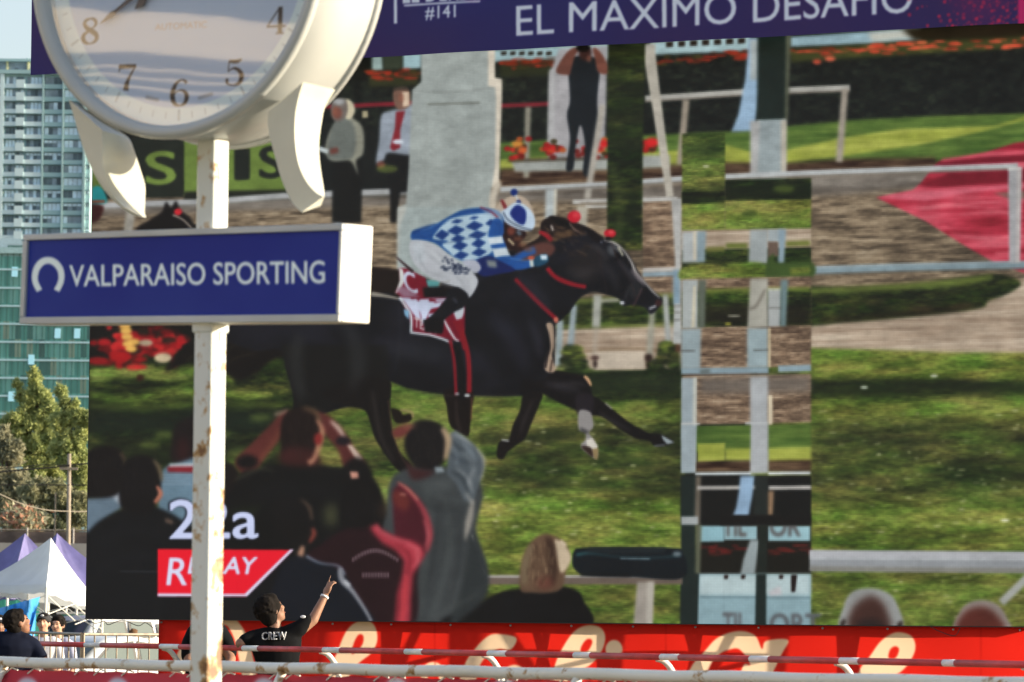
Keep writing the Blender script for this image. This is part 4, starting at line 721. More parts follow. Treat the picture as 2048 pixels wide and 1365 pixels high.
# dark suited man in front
C.spoly('540,1260 560,1140 596,1110 620,1118 660,1130 690,1150 712,1190 744,1260', (24, 30, 40), 2.5); C.line('612,1112 640,1126 676,1132 690,1150', [6, 4, 4, 6], (120, 130, 146), 2); C.line('680,1136 684,1160 706,1184 730,1220 744,1246', [10, 12, 9, 7, 6], (140, 142, 150), 2); C.line('688,1162 700,1172', 7, (196, 200, 206), 2)
C.spoly('538,1090 536,1040 546,1006 572,992 600,996 620,1012 626,1050 616,1082 596,1110 560,1112', (25, 25, 27), 3); C.line('600,998 618,1014 624,1040', [3, 8, 6], (96, 76, 62), 3, a=.8); C.line('624,1056 628,1068 618,1086', [6, 10, 6], (140, 66, 56), 2.5); C.line('606,1092 600,1112', [8, 14], (186, 138, 112), 3); C.ell(740, 1010, .1, .1, DK)
C.spoly('470,1100 480,1060 540,1010 540,1110', (20, 22, 24), 4)
C.soften(1, 1); C.a *= (1 + (noise(H_, W_, 46, 34, 60, 5, .7) - .5) * .12)[..., None]
lu = C.a.mean(2, keepdims=True); C.a = lu + (C.a - lu) * .9
C.bk = .8
for x, y, rx, ry in ((1178, 118, 5, 7), (802, 196, 6, 9), (670, 222, 5, 9)): C.ell(x, y, rx, ry, (150, 96, 78), 2, a=.6)
# replay bug
C.text('22a', (338, 1077), (515, 1076), 77, 77, (20, 22, 30), 2.5, .045, 0); C.text('22a', (340, 1077), (515, 1076), 76, 76, (206, 214, 246), .6, .03)
C.poly('315,1098 586,1100 492,1193 315,1192', (236, 30, 52), .5); C.poly('315,1187 489,1188 580,1099 588,1099 494,1193 315,1193', (222, 222, 246), .5)
C.text('R', (333, 1170), (373, 1170), 54, 54, (222, 224, 248), .5, .025, .12); C.text('EPLAY', (376, 1147), (508, 1148), 33, 33, (222, 224, 248), .5, .05, .2)
# shape of the LED modules: fine pixel pitch and faint module joints
C.a = (C.a - 12) * 1.02 + np.random.default_rng(4).normal(0, 1.5, (H_, W_, 1)).astype(np.float32)
# the picture is made of LED pixels: 3 x 3 canvas dots each, with a slightly darker gap and 172 dot modules
h3, w3 = H_ // 3 * 3, W_ // 3 * 3
blk = C.a[:h3, :w3].reshape(h3 // 3, 3, w3 // 3, 3, 3).mean((1, 3)); C.a[:h3, :w3] = blk.repeat(3, 0).repeat(3, 1)
C.a[2::3] *= .965; C.a[:, 2::3] *= .965; C.a *= 1.02
mg = np.random.default_rng(6)
for qy in range(0, H_, 171):
    for qx in range(0, W_, 171): C.a[qy:qy + 171, qx:qx + 171] *= mg.uniform(.985, 1.015)
img = C.image('race_picture')
screen_mat = img_mat('led_picture', img, .55, 2 ** -EXPO * 1.0, spec=.25)
# ------------------------------------------------------------------ ground
M = {}
M['ground'] = mat('ground', (0.16, 0.13, 0.09), .95, col2=(0.10, 0.11, 0.05), vscale=.35, bump=.4, bscale=6)
bm = nb(); v = [bm.verts.new(p) for p in ((-2500, -400, 0), (2500, -400, 0), (2500, 4000, 0), (-2500, 4000, 0))]; bm.faces.new(v)
tag(obj('ground', bm, M['ground']), 'bare trodden ground with patches of short grass', kind='structure')

bm = nb(); prev = None
for i in range(81):
    x = -2000 + i * 50; h = 74 + 22 * math.sin(i * .17) + 9 * math.sin(i * .41 + 1) + 2 * math.sin(i * 1.3); c_ = [bm.verts.new((x, 1700, -1)), bm.verts.new((x, 1900, h * .7)), bm.verts.new((x, 2150, h)), bm.verts.new((x, 2500, h * .8))]
    if prev:
        for k in range(3): bm.faces.new((prev[k], c_[k], c_[k + 1], prev[k + 1]))
    prev = c_
tag(obj('hills', bm, mat('hill_green', (.10, .13, .08), .95, col2=(.18, .16, .11), vscale=.02), None, True), 'low green and brown hills on the horizon', kind='structure')
# ------------------------------------------------------------------ giant screen
M['black_metal'] = mat('black_metal', (.02, .02, .022), .6, var=.3)
M['steel'] = mat('steel', (.32, .33, .34), .45, var=.3, metal=.6)
bpy.context.view_layer.update()
t = empty('led_screen', SP.pt((SU0 + SU1) / 2, 0), 'giant video screen showing a black racehorse at full gallop past spectators', 'video screen')
sheet('screen_panel', C, screen_mat, t)
bm = nb(); pbox(bm, SP, SU0 - .01, SU1 + .01, SVB - .008, SVT + 1.9, -.22, -.004); obj('cabinet', bm, M['black_metal'], t)  # cabinet carried up unseen behind the banner to block sun from its back
# scaffold carrying it
t = empty('scaffold', SP.pt(SU1 - 2, 0, -1.2), 'dark steel scaffold tower standing behind the giant screen and red banner', 'scaffold')
def sbar(name, a, b, r=.024, m='steel', par=None): bm = nb(); tube(bm, [a, b], r, 8); return obj(name, bm, M[m], par)
us = [SU0 + 1.0 + k * 1.55 for k in range(6)]
for k, u in enumerate(us):
    for n in (-.75, -1.9):
        sbar('upright', SP.pt(u, 0, n), SP.pt(u, SVT + .3, n), .03, par=t)
        if k < 5:
            sbar('ledger', SP.pt(u, 1.78, n), SP.pt(us[k + 1], 1.78, n), par=t); sbar('ledger', SP.pt(u, .35, n), SP.pt(us[k + 1], .35, n), par=t)
            if k % 2 == 0: sbar('brace', SP.pt(u, .3, n), SP.pt(us[k + 1], 2.6, n), par=t)
            else: sbar('brace', SP.pt(us[k + 1], .3, n), SP.pt(u, 2.6, n), par=t)
    sbar('transom', SP.pt(u, 1.78, -.75), SP.pt(u, 1.78, -1.9), par=t)
    sbar('bracket', SP.pt(u, 2.3, -.22), SP.pt(u, 2.3, -.75), par=t)
for k in range(11):  # extra bars close behind the red vinyl, added to throw crisper shadows
    u = SU0 + 1.3 + k * .74; a_ = .5 if k % 2 else -.45
    bm = nb(); tube(bm, [SP.pt(u, .2, -.34), SP.pt(u + a_, 1.9, -.34)], .017, 8); obj('lattice_bar', bm, M['steel'], t)
    if k % 3 == 0: bm = nb(); tube(bm, [SP.pt(u + .2, 0, -.30), SP.pt(u + .2, 1.9, -.30)], .022, 8); obj('lattice_bar', bm, M['steel'], t)
# purple banner across the top
BP = Plane(SP.pt(0, 0, .35), R(24.3))
bu0 = BP.uv(59, 100)[0]; bu1 = BP.uv(2048, 0)[0] + .22; bv = (BP.uv(60, 147)[1] + BP.uv(2048, 45)[1] + BP.uv(900, 111)[1]) / 3
print('banner z', BP.uv(60, 147)[1], BP.uv(750, 118)[1], BP.uv(2048, 45)[1], 'screen', SVB, SP.uv(172, 1237)[1], SP.uv(2048, 1255)[1], 'SU', SU0, SU1, 'D', at(172,1237,1).x, SP.hit(172,1237), SP.hit(2048,1255))
K = Canvas(BP, bu0, bu1, bv, bv + 1.7, 190, (46, 34, 98))
K.a[:] = ramp(noise(K.H, K.W, 500, 220, 70, 3), [(0, (52, 34, 96)), (.5, (44, 35, 100)), (1, (38, 38, 108))])
WT = (222, 232, 250)
K.poly('785,-200 792,-200 792,47 785,47', WT, .5); K.text('EL DERBY', (804, 6), (962, -2), 48, 49, WT, .6, .04); K.line('806,11 961,3', 4, WT, .5, sm=False); K.text('#141', (850, 38), (912, 35), 25, 25, WT, .5, .035)
K.poly('915,-60 965,-60 965,-2 935,0', (220, 90, 170), 8, a=.35)
K.text('EL MAXIMO DESAFIO', (1033, 72), (1825, 25), 59, 64, WT, .5, .014)
K.line('1300,-62 1326,-76', 7, WT, .5, sm=False); K.line('1748,-52 1764,-66', 8, WT, .5, sm=False)
K.poly('2035,-200 2400,-260 2400,120 2035,120', (206, 30, 110), .5)
gg = random.Random(12)
for _ in range(520):
    x = 2035 - abs(gg.gauss(0, 95)); y = gg.uniform(-120, 56) - (x - 1800) * .02
    if x < 1800: continue
    r = gg.choice((.8, 1.1, 1.5, 2.2, 3.4)) * gg.uniform(.6, 1.2); K.ell(x, y, r, r, (214, 36, 84), .4, a=gg.uniform(.5, 1))
K.ell(1960, 0, 60, 50, (140, 30, 90), 16, a=.35)
bw = lambda u, v: .014 * math.sin(u * 5.1 + v * 1.5) * (1 - .6 * (v - bv)) + .02 * math.sin(u * 1.7 + 1)
t = empty('event_banner', BP.pt((bu0 + bu1) / 2, bv), 'purple vinyl banner with white lettering across the top of the giant screen', 'banner')
sheet('printed_vinyl', K, img_mat('purple_vinyl', K.image('purple_print'), .55, spec=.3), t, bw, 160, 12)
for v_ in (bv + .06, bv + .85, bv + 1.64): bm = nb(); tube(bm, [BP.pt(bu0 + .02, v_, -.06), BP.pt(bu1, v_, -.06)], .02, 8); obj('frame_tube', bm, M['steel'], t)
for k in range(7): u = bu0 + .03 + k * (bu1 - bu0 - .05) / 6; bm = nb(); tube(bm, [BP.pt(u, bv + .04, -.09), BP.pt(u, bv + 1.66, -.09)], .02, 8); obj('frame_tube', bm, M['steel'], t)
# red banner under the screen, lit through from behind
RP = Plane(SP.pt(0, 0, -.06), R(24.3))
ru0 = RP.uv(318, 1300)[0]; ru1 = RP.uv(2048, 1300)[0] + .18
K = Canvas(RP, ru0, ru1, .25, SVB + .004, 190, (206, 36, 26))
CRM = (236, 208, 176)
K.line('352,1400 362,1330 388,1280 424,1246 452,1240 470,1256 486,1296 506,1400', [34, 30, 26, 24, 22, 24, 28, 30], CRM, .6)
def loop(o, h):
    K.spoly(o, CRM, .6); K.spoly(h, (206, 36, 26), .6)
loop('640,1440 660,1345 676,1300 692,1262 713,1243 735,1240 750,1256 753,1282 742,1306 716,1328 700,1352 676,1440', '703,1308 707,1286 716,1270 725,1272 724,1288 713,1302')
K.spoly('905,1420 927,1336 949,1299 973,1274 994,1268 1031,1276 1020,1300 996,1299 975,1312 958,1338 940,1420', CRM, .6)
K.ell(866, 1352, 26, 28, CRM, .6); K.ell(866, 1362, 12, 18, (206, 36, 26), .6); K.ell(1028, 1358, 26, 28, CRM, .6); K.ell(1028, 1368, 12, 18, (206, 36, 26), .6)
loop('1080,1440 1107,1335 1127,1292 1151,1261 1178,1250 1202,1256 1211,1276 1202,1306 1176,1334 1140,1352 1112,1440', '1161,1302 1168,1285 1178,1278 1185,1284 1176,1302'); K.ell(1228, 1299, 17, 19, CRM, .6)
K.spoly('1340,1440 1377,1341 1407,1304 1436,1275 1477,1262 1510,1271 1524,1298 1532,1282 1575,1280 1562,1311 1530,1380 1500,1440 1460,1440 1484,1336 1500,1330 1480,1300 1458,1300 1436,1311 1416,1340 1380,1440', CRM, .6)
loop('1690,1440 1714,1348 1740,1311 1762,1282 1791,1265 1821,1271 1831,1294 1821,1322 1799,1346 1760,1368 1730,1440', '1777,1316 1780,1300 1790,1293 1798,1299 1791,1316')
for x in (393, 870, 1330, 1960): K.line([(x, 1236), (x, 1420)], 1.2, (160, 16, 14), .3, sm=False)
t = empty('drinks_banner', RP.pt((ru0 + ru1) / 2, .25), 'bright red banner with cream script letters hung below the giant screen', 'banner')
sheet('printed_vinyl', K, img_mat('red_vinyl', K.image('red_print'), .6, trans=.7, spec=.25, bump=.3), t, lambda u, v: .012 * math.sin(u * 4.3 + v * 3), 160, 8)
for k in range(18):
    bm = nb(); u = ru0 + .03 + k * .6; ball(bm, RP.pt(u, SVB - .03, .014), .011, seg=8, rings=5); obj('eyelet', bm, M['steel'], t)
bm = nb(); tube(bm, [RP.pt(ru0 + .02, .0, -.02), RP.pt(ru0 + .02, SVB + .02, -.02)], .02, 8); obj('end_pole', bm, M['steel'], t)
# cable hanging under the screen
for pts, lb in ((((176, 1239), (196, 1247), (214, 1243), (222, 1250), (250, 1241), (281, 1252), (296, 1246), (311, 1256)), 'thin black cable sagging under the left end of the giant screen'), (((1862, 1252), (1880, 1262), (1912, 1272), (1924, 1256)), 'short black cable loop on the red banner under the right half of the screen')):
    bm = nb(); q = spline([tuple(RP.pt(*RP.uv(*p), .05)) for p in pts], 6, False); tube(bm, [tuple(v) for v in q], .0035, 6); tag(obj('cable', bm, M['black_metal']), lb, 'cable')

# ------------------------------------------------------------------ clock, post and sign
M['post'] = rusty('post_paint', (.66, .70, .72), .84, 13, .4, (1, 1, .8), .045)
M['cream'] = mat('white_enamel', (.42, .44, .44), .32, var=.08, vscale=2.5, spec=.5)
M['cream2'] = mat('white_enamel_bracket', (.54, .55, .48), .28, var=.1, vscale=4)
PX, PY = at(420.5, 700, 16.4).x, 16.4
rt = rusty('x', (.66, .68, .66), 1, 9)
t = empty('clock_post', (PX, PY, 0), 'tall square white post streaked with rust, standing under the big clock', 'post')
CY = R(33)
c0 = at(346, -87, 16.22); CZ = c0.z; CT = R(1.4); CP = Plane((c0.x, c0.y, 0), CY, CT, CZ); DEP = .438
mid = CP.pt(0, 0, -DEP / 2)
PQ = Plane((PX, PY, 0), R(37)); bm = nb(); pbox(bm, PQ, -.046, .046, 0, CZ - .6, -.046, .046); obj('shaft', bm, M['post'], t, bevel=.012)
bm = nb(); tube(bm, [(PX, PY, 0), (PX, PY, .03)], .16, 24); obj('base_plate', bm, M['post'], t)
for zz in (at(0, 648, 16.4).z, at(0, 470, 16.4).z):
    bm = nb(); pbox(bm, PQ, -.052, .052, zz - .03, zz + .02, -.052, .052); obj('collar', bm, M['post'], t, bevel=.008)
t = empty('street_clock', (mid.x, mid.y, CZ - .7), 'large round white double faced clock with serif numerals on top of the rusty post', 'clock')
RO, RI = .705, .648
def lathe(prof, seg=96):
    bm = nb(); rings = []
    for r, n in prof: rings.append([bm.verts.new(CP.pt(r * math.cos(2 * math.pi * k / seg), CZ + r * math.sin(2 * math.pi * k / seg), n)) for k in range(seg)])
    for i in range(len(rings) - 1):
        for k in range(seg): bm.faces.new((rings[i][k], rings[i][(k + 1) % seg], rings[i + 1][(k + 1) % seg], rings[i + 1][k]))
    return bm
obj('drum', lathe([(RO - .02, -.03), (RO - .012, -.035), (RO - .012, -DEP + .035), (RO - .02, -DEP + .03)]), M['cream'], t, True)
for a, b in ((0, 1), (-DEP, -1)):
    pr = [(RI, a - .075 * b), (RI + .004, a - .012 * b), (RI + .014, a), (RI + .034, a + .006 * b), (RO - .006, a), (RO, a - .012 * b), (RO, a - .03 * b), (RO - .014, a - .036 * b)]
    obj('bezel', lathe(pr if b > 0 else pr[::-1]), M['cream'], t, True)
_q = CP.n * -.07; DPL = Plane((c0.x + _q.x, c0.y + _q.y, 0), CY, CT, CZ)
K = Canvas(DPL, -RI, RI, CZ - RI, CZ + RI, 700, (190, 208, 234))
def ringpoly(r, seg=90): return [(r * math.cos(2 * math.pi * k / seg), CZ + r * math.sin(2 * math.pi * k / seg)) for k in range(seg)]
K.poly(ringpoly(RI + .01), (222, 240, 246), raw=True); K.poly(ringpoly(.578), (190, 208, 234), .8, raw=True)
INK = (20, 14, 20)
for k in range(60):
    a = 2 * math.pi * k / 60; r0, r1 = (.584, .628) if k % 5 == 0 else (.596, .622); wv = .009 if k % 5 == 0 else .004
    K.line([(r0 * math.sin(a), CZ + r0 * math.cos(a)), (r1 * math.sin(a), CZ + r1 * math.cos(a))], wv, (140, 158, 168), 1.2, sm=False, raw=True, a=.75)
DIG = {'6': [([(.84, .86), (.72, .97), (.5, .97), (.28, .82), (.14, .55), (.14, .3), (.28, .08), (.52, .01), (.78, .1), (.88, .32), (.78, .52), (.54, .6), (.3, .52), (.2, .4)], [.14, .07, .06, .14, .21, .22, .14, .05, .14, .21, .14, .05, .04, .03])],
 '8': [([(.5, .98), (.24, .9), (.18, .76), (.34, .6), (.6, .48), (.82, .34), (.86, .2), (.72, .06), (.5, .01), (.26, .06), (.12, .22), (.2, .38), (.5, .54), (.74, .68), (.8, .8), (.7, .93), (.5, .98)], [.05, .12, .15, .18, .2, .2, .18, .1, .05, .14, .2, .14, .06, .08, .14, .12, .05])],
 '7': [([(.06, .92), (.96, .92)], [.16, .14]), ([(.09, .98), (.07, .7)], [.07, .03]), ([(.93, .9), (.66, .55), (.5, .24), (.46, 0)], [.05, .1, .2, .27])],
 '5': [([(.22, .92), (.6, .9), (.86, .97)], [.1, .14, .06]), ([(.22, .95), (.18, .54)], [.04, .04]), ([(.18, .52), (.34, .62), (.56, .64), (.8, .5), (.88, .3), (.76, .09), (.48, .01), (.2, .06), (.12, .16), (.16, .26)], [.03, .05, .1, .17, .22, .15, .05, .06, .12, .14])],
 '4': [([(.66, .98), (.06, .3)], [.05, .05]), ([(.03, .28), (.98, .28)], [.06, .06]), ([(.7, 1), (.7, 0)], [.2, .2]), ([(.5, .01), (.9, .01)], [.04, .04])]}
for k in range(1, 13):
    a = 2 * math.pi * k / 12; r = .52; cx, cy = r * math.sin(a), CZ + r * math.cos(a); s_ = str(k)
    if s_ in DIG:
        wd, hg = .092, .102
        for pts, wv in DIG[s_]: K.line([(cx + (x - .5) * wd, cy + (y - .5) * hg) for x, y in pts], [q * .098 for q in wv], INK, 1.5, raw=True)
    else: K.text(s_, (cx - .04 * len(s_), cy - .05), (cx + .04 * len(s_), cy - .05), .1, .1, INK, 1, .03, raw=True)
K.line([(-.165, CZ - .53), (-.10, CZ - .545)], .013, (120, 128, 142), 2, sm=False, raw=True, a=.7); K.line([(.09, CZ - .545), (.16, CZ - .53)], .013, (120, 128, 142), 2, sm=False, raw=True, a=.7)
K.text('AUTOMATIC', (-.13, CZ - .272), (.12, CZ - .272), .024, .024, (176, 150, 140), 1.5, .02, raw=True, a=.8)
bm = nb(); dm = img_mat('dial_print', K.image('dial_print'), .5)
for nn, nm in ((-.04, 1), (-DEP + .04, -1)):
    me = bpy.data.meshes.new('dial'); rp = ringpoly(RI + .006); off_ = 0 if nm > 0 else -(DEP - .14)
    me.from_pydata([DPL.pt(p[0], p[1], off_) for p in rp], [], [tuple(range(len(rp)))]); ul = me.uv_layers.new(name='UVMap')
    for l_ in me.loops: p = rp[l_.vertex_index]; ul.data[l_.index].uv = ((p[0] + RI) / (2 * RI), (p[1] - CZ + RI) / (2 * RI))
    link_mesh('dial', me, dm, t)
# hands (7:40) on the near face
def hand(ang, L, wd, nm, off):
    bm = nb(); a = R(ang); d = (math.sin(a), math.cos(a)); e = (d[1], -d[0]); prof = [(-.12, .5), (-.1, .8), (0, 1), (.5 * L, .75), (.8 * L, .5), (.86 * L, .9), (L, .05)]
    fr = []; bk = []
    for s_, wv in prof:
        for sg in (-1, 1): fr.append(CP.pt(d[0] * s_ + e[0] * wd * wv * sg, CZ + d[1] * s_ + e[1] * wd * wv * sg, off)); bk.append(CP.pt(d[0] * s_ + e[0] * wd * wv * sg, CZ + d[1] * s_ + e[1] * wd * wv * sg, off - .004))
    V = [bm.verts.new(p) for p in fr]; B = [bm.verts.new(p) for p in bk]
    for i in range(len(prof) - 1):
        a_, b_, c_, d_ = 2 * i, 2 * i + 1, 2 * i + 3, 2 * i + 2
        bm.faces.new((V[a_], V[b_], V[c_], V[d_])); bm.faces.new((B[a_], B[d_], B[c_], B[b_])); bm.faces.new((V[b_], B[b_], B[c_], V[c_])); bm.faces.new((V[a_], V[d_], B[d_], B[a_]))
    obj(nm, bm, M['hand'], t)
M['hand'] = mat('hand_black', (.05, .045, .06), .4)
hand(238.5, .455, .013, 'minute_hand', -.05); hand(230, .29, .022, 'hour_hand', -.056)
# glass pane, slightly wavy
gm = bpy.data.materials.new('clock_glass'); gm.use_nodes = True; g_t = gm.node_tree; L = g_t.links.new; p_ = g_t.nodes['Principled BSDF']; g_t.nodes.remove(p_)
gl = g_t.nodes.new('ShaderNodeBsdfGlossy'); gl.inputs['Roughness'].default_value = .02; tr = g_t.nodes.new('ShaderNodeBsdfTransparent'); mx = g_t.nodes.new('ShaderNodeMixShader'); mx.inputs[0].default_value = .16
tcn = g_t.nodes.new('ShaderNodeTexCoord'); nz = g_t.nodes.new('ShaderNodeTexNoise'); nz.inputs['Scale'].default_value = 1.5; nz.inputs['Detail'].default_value = 1.5; bp = g_t.nodes.new('ShaderNodeBump'); bp.inputs['Strength'].default_value = .08; bp.inputs['Distance'].default_value = .012
L(tcn.outputs['Object'], nz.inputs[0]); L(nz.outputs[0], bp.inputs['Height']); L(bp.outputs[0], gl.inputs['Normal']); L(tr.outputs[0], mx.inputs[1]); L(gl.outputs[0], mx.inputs[2]); L(mx.outputs[0], g_t.nodes['Material Output'].inputs[0])
for n in (-.03, -DEP + .03):
    bm = nb(); bm.faces.new([bm.verts.new(CP.pt(p[0], p[1], n)) for p in ringpoly(RI + .006)]); obj('glass', bm, gm, t)
# leaf shaped supports under the drum: three lofted curves (outer edge, front ridge, far edge)
def loft(name, A, B, Cc, nA, nB, nC, mt, par):
    n = 80; rows = []
    for src, dn in ((A, nA), (B, nB), (Cc, nC)):
        q = spline(pp(src), 12, False); idx = np.linspace(0, len(q) - 1, n); q = np.stack([np.interp(idx, range(len(q)), q[:, k]) for k in (0, 1)], 1)
        Pn = [Plane(CP.pt(0, 0, dn[0] + (dn[1] - dn[0]) * i / (n - 1)), CY) for i in range(n)]
        rows.append([Pn[i].hit(*q[i]) for i in range(n)])
    bm = nb(); V = [[bm.verts.new(p) for p in r] for r in rows]
    off = CP.n * -.012
    bk = [bm.verts.new((rows[0][i] + rows[2][i]) / 2 * .999 + off * 4) for i in range(n)]
    for i in range(n - 1):
        bm.faces.new((V[0][i], V[1][i], V[1][i + 1], V[0][i + 1])); bm.faces.new((V[1][i], V[2][i], V[2][i + 1], V[1][i + 1]))
        bm.faces.new((V[2][i], bk[i], bk[i + 1], V[2][i + 1])); bm.faces.new((bk[i], V[0][i], V[0][i + 1], bk[i + 1]))
    for e in (0, n - 1): bm.faces.new((V[0][e], V[1][e], V[2][e], bk[e]))
    obj(name, bm, mt, par)
loft('support_scroll', '138,200 148,235 158,270 171,310 188,348 211,384 238,412 266,431', '205,262 205,285 205,310 206,335 214,365 228,392 248,414 284,434', '256,275 262,284 268,300 276,325 284,350 290,372 290,400 289,434', (-.04, -.06), (-.04, -.05), (-.34, -.27), M['cream2'], t)
loft('support_scroll', '536,225 536,252 541,280 549,310 560,350 575,388 588,410 604,425', '606,165 596,200 590,240 591,290 598,330 612,362 630,384 646,394', '670,180 650,215 643,245 638,285 639,320 643,350 647,375 649,393', (-.05, -.06), (-.04, -.06), (-.27, -.12), M['cream2'], t)
# sign box
SY = R(48); s0 = at(365, 549, 16.35); ST_ = R(2.4); SG = Plane((s0.x, s0.y, 0), SY)
d_ = (Vector((PX, PY, 0)) - SG.o).dot(SG.n); SDP = .14; _q = SG.pt(0, 0, d_ + SDP / 2); SG = Plane((_q.x, _q.y, 0), SY, ST_, SG.hit(365, 549).z)
su0, su1 = SG.uv(47, 549)[0], SG.uv(685, 549)[0]; sv0 = (SG.uv(45, 646)[1] + SG.uv(685, 647)[1]) / 2; sv1 = (SG.uv(45, 467)[1] + SG.uv(685, 451)[1]) / 2
print('sign', su0, su1, sv0, sv1, SG.uv(45, 646)[1], SG.uv(685, 647)[1], SG.uv(45, 467)[1], SG.uv(685, 451)[1])
M['frame'] = mat('aluminium_frame', (.42, .46, .50), .4, var=.12)
M['box_white'] = mat('sign_white', (.80, .79, .74), .45, var=.05)
t = empty('club_sign', (PX, PY, sv0), 'blue sign box with white horseshoe and lettering mounted on the rusty post', 'sign')
K = Canvas(SG, su0 + .03, su1 - .015, sv0 + .028, sv1 - .024, 500, (24, 36, 128))
K.a[:] = ramp(noise(K.H, K.W, 300, 200, 80, 3), [(0, (28, 42, 138)), (1, (38, 56, 146))])
LT = (236, 250, 255)
K.text('VALPARAISO SPORTING', (139, 573), (649, 566), 42, 44, LT, .6, .028)
K.line('79,582 70,562 72,541 82,526 96,521 110,526 121,541 122,562 113,582', [12, 12, 13, 14, 14, 14, 13, 12, 12], LT, .6)
bm = nb(); pbox(bm, SG, su0, su1, sv0, sv1, -SDP, -.004); obj('box_body', bm, M['box_white'], t, bevel=.006)
sheet('printed_panel', K, img_mat('sign_print', K.image('sign_print'), .6, spec=.15), t)
for a in ((su0, su1, sv0, sv0 + .028), (su0, su1, sv1 - .024, sv1), (su0, su0 + .03, sv0 + .029, sv1 - .025), (su1 - .015, su1, sv0 + .029, sv1 - .025)):
    bm = nb(); pbox(bm, SG, *a, -.003, .012); obj('frame_bar', bm, M['frame'], t, bevel=.003)
# grandstand at the left, which the clock glass mirrors
M['stand'] = mat('stand_cream', (.56, .47, .36), .8, var=.12, vscale=.3)
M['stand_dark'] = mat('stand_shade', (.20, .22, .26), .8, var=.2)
t = empty('grandstand', (-44, 4, 0), 'cream grandstand with stepped decks to the left of the clock', 'grandstand')
def slab(nm, z0, z1, x1, m='stand'): bm = nb(); box(bm, -52, x1, -30, 36, z0, z1); obj(nm, bm, M[m], t)
slab('lower_wall', 0, 6.2, -41.0); slab('deck', 7.0, 7.6, -40.2)
slab('deck', 8.1, 8.62, -40.0); slab('deck', 9.2, 9.75, -39.6); slab('roof', 12.4, 12.8, -37)
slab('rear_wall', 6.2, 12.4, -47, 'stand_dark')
for z in (8.78, 8.92, 9.05):
    bm = nb(); tube(bm, [(-40.1, -30, z), (-40.1, 36, z)], .025, 6); obj('guard_rail', bm, M['stand'], t)
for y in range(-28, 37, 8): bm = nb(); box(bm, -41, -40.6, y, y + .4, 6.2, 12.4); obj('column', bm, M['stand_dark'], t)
# ------------------------------------------------------------------ rails in front of the screen
M['white_pipe'] = rusty('white_pipe', (.78, .79, .77), .6, 7, .45, (1, 1, 1))
M['red_pipe'] = mat('red_pipe', (.52, .06, .065), .5, var=.35, vscale=5, bump=.1)
M['white_band'] = mat('white_band', (.76, .78, .78), .5, var=.15, vscale=8)
hr = .22
ra, rb = at_z(-60, 1285.2, 1.65 - hr), at_z(2130, 1331.5, 1.65 - hr)
def on_line(a, b, x):                   # point of the horizontal line a-b that the photo column x crosses
    d = ray(x, 1300); n = Vector((d.y, -d.x, 0)); k = (EYE - a).dot(n) / (b - a).dot(n); return a + (b - a) * k
t = empty('striped_rail', ((ra + rb) / 2).to_tuple()[:2] + (0,), 'red and white banded running rail on curved white posts, in front of the screen', 'rail')
bands = [-60, 17, 48, 171, 203, 322, 360, 487, 518, 648, 682, 812, 847, 978, 1015, 1150, 1183, 1323, 1360, 1502, 1540, 1682, 1720, 1888, 1912, 2130]
for i in range(len(bands) - 1):
    bm = nb(); tube(bm, [on_line(ra, rb, bands[i]), on_line(ra, rb, bands[i + 1])], .0215, 14); obj('white_band' if i % 2 else 'red_bar', bm, M['white_band' if i % 2 else 'red_pipe'], t, True)
for i, x in enumerate((14, 325, 640, 965, 1314, 1671, 2046)):
    p = on_line(ra, rb, x)
    q = spline([tuple(p + Vector(o)) for o in ((0, .01, -.012), (.05, .03, -.03), (.10, .05, -.09), (.14, .06, -.2), (.15, .06, -.7), (.15, .06, -1.43))], 6, False)
    bm = nb(); tube(bm, [tuple(v) for v in q], .021, 12); obj('curved_post', bm, M['white_pipe'], t, True)
wa, wb = at_z(-60, 1323, 1.39), at_z(2130, 1369.5, 1.39)
t = empty('track_rail', ((wa + wb) / 2).to_tuple()[:2] + (0,), 'thick white tubular track rail with rust spots, nearest rail to the camera', 'rail')
bm = nb(); tube(bm, [wa.lerp(wb, k / 40) + Vector((0, 0,   .003 * math.sin(k * 1.3))) for k in range(41)], .031, 20); obj('pipe', bm, M['white_pipe'], t, True)
for x, x2 in ((568, 548), (1158, 1140), (1750, 1735), (12, -6)):
    p = on_line(wa, wb, x); rd = (wb - wa).normalized(); q = p - rd * .07 + Vector((0, 0, -.11)) + Vector((0, -.04, 0))
    bm = nb(); tube(bm, [p + Vector((0, 0, -.01)), q, Vector((q.x - .08, q.y - .02, 0))], .024, 14); obj('leg', bm, M['white_pipe'], t, True)
# dusty red cloth tied below the near rail
rd = (wb - wa); NY = math.atan2(-rd.y, rd.x); NPn = Plane((wa.x, wa.y + .03, 0), NY)
nu0 = NPn.uv(4, 1345)[0]; nu1 = NPn.uv(2048, 1365)[0] + .5
K = Canvas(NPn, nu0, nu1, .45, 1.36, 150, (190, 56, 80))
K.a[:] = ramp(noise(K.H, K.W, 200, 60, 90, 3), [(0, (180, 48, 70)), (1, (200, 66, 88))])
for x in (54, 237, 526, 790, 1010): K.ell(x, 1385, 24, 30, (205, 205, 232), 1.2); K.ell(x, 1396, 12, 20, (190, 56, 80), 1.2)
zt = lambda u: NPn.uv(60, 1341)[1] + (NPn.uv(1100, 1362)[1] - NPn.uv(60, 1341)[1]) * max(0, (u - nu0)) / (NPn.uv(1100, 1362)[0] - nu0)
t = empty('fence_cloth', NPn.pt((nu0 + nu1) / 2, .45), 'dusty red advertising cloth tied along the underside of the thick white rail', 'banner')
me = bpy.data.meshes.new('cloth'); vs = []; fs = []; uvs = []; NN = 120
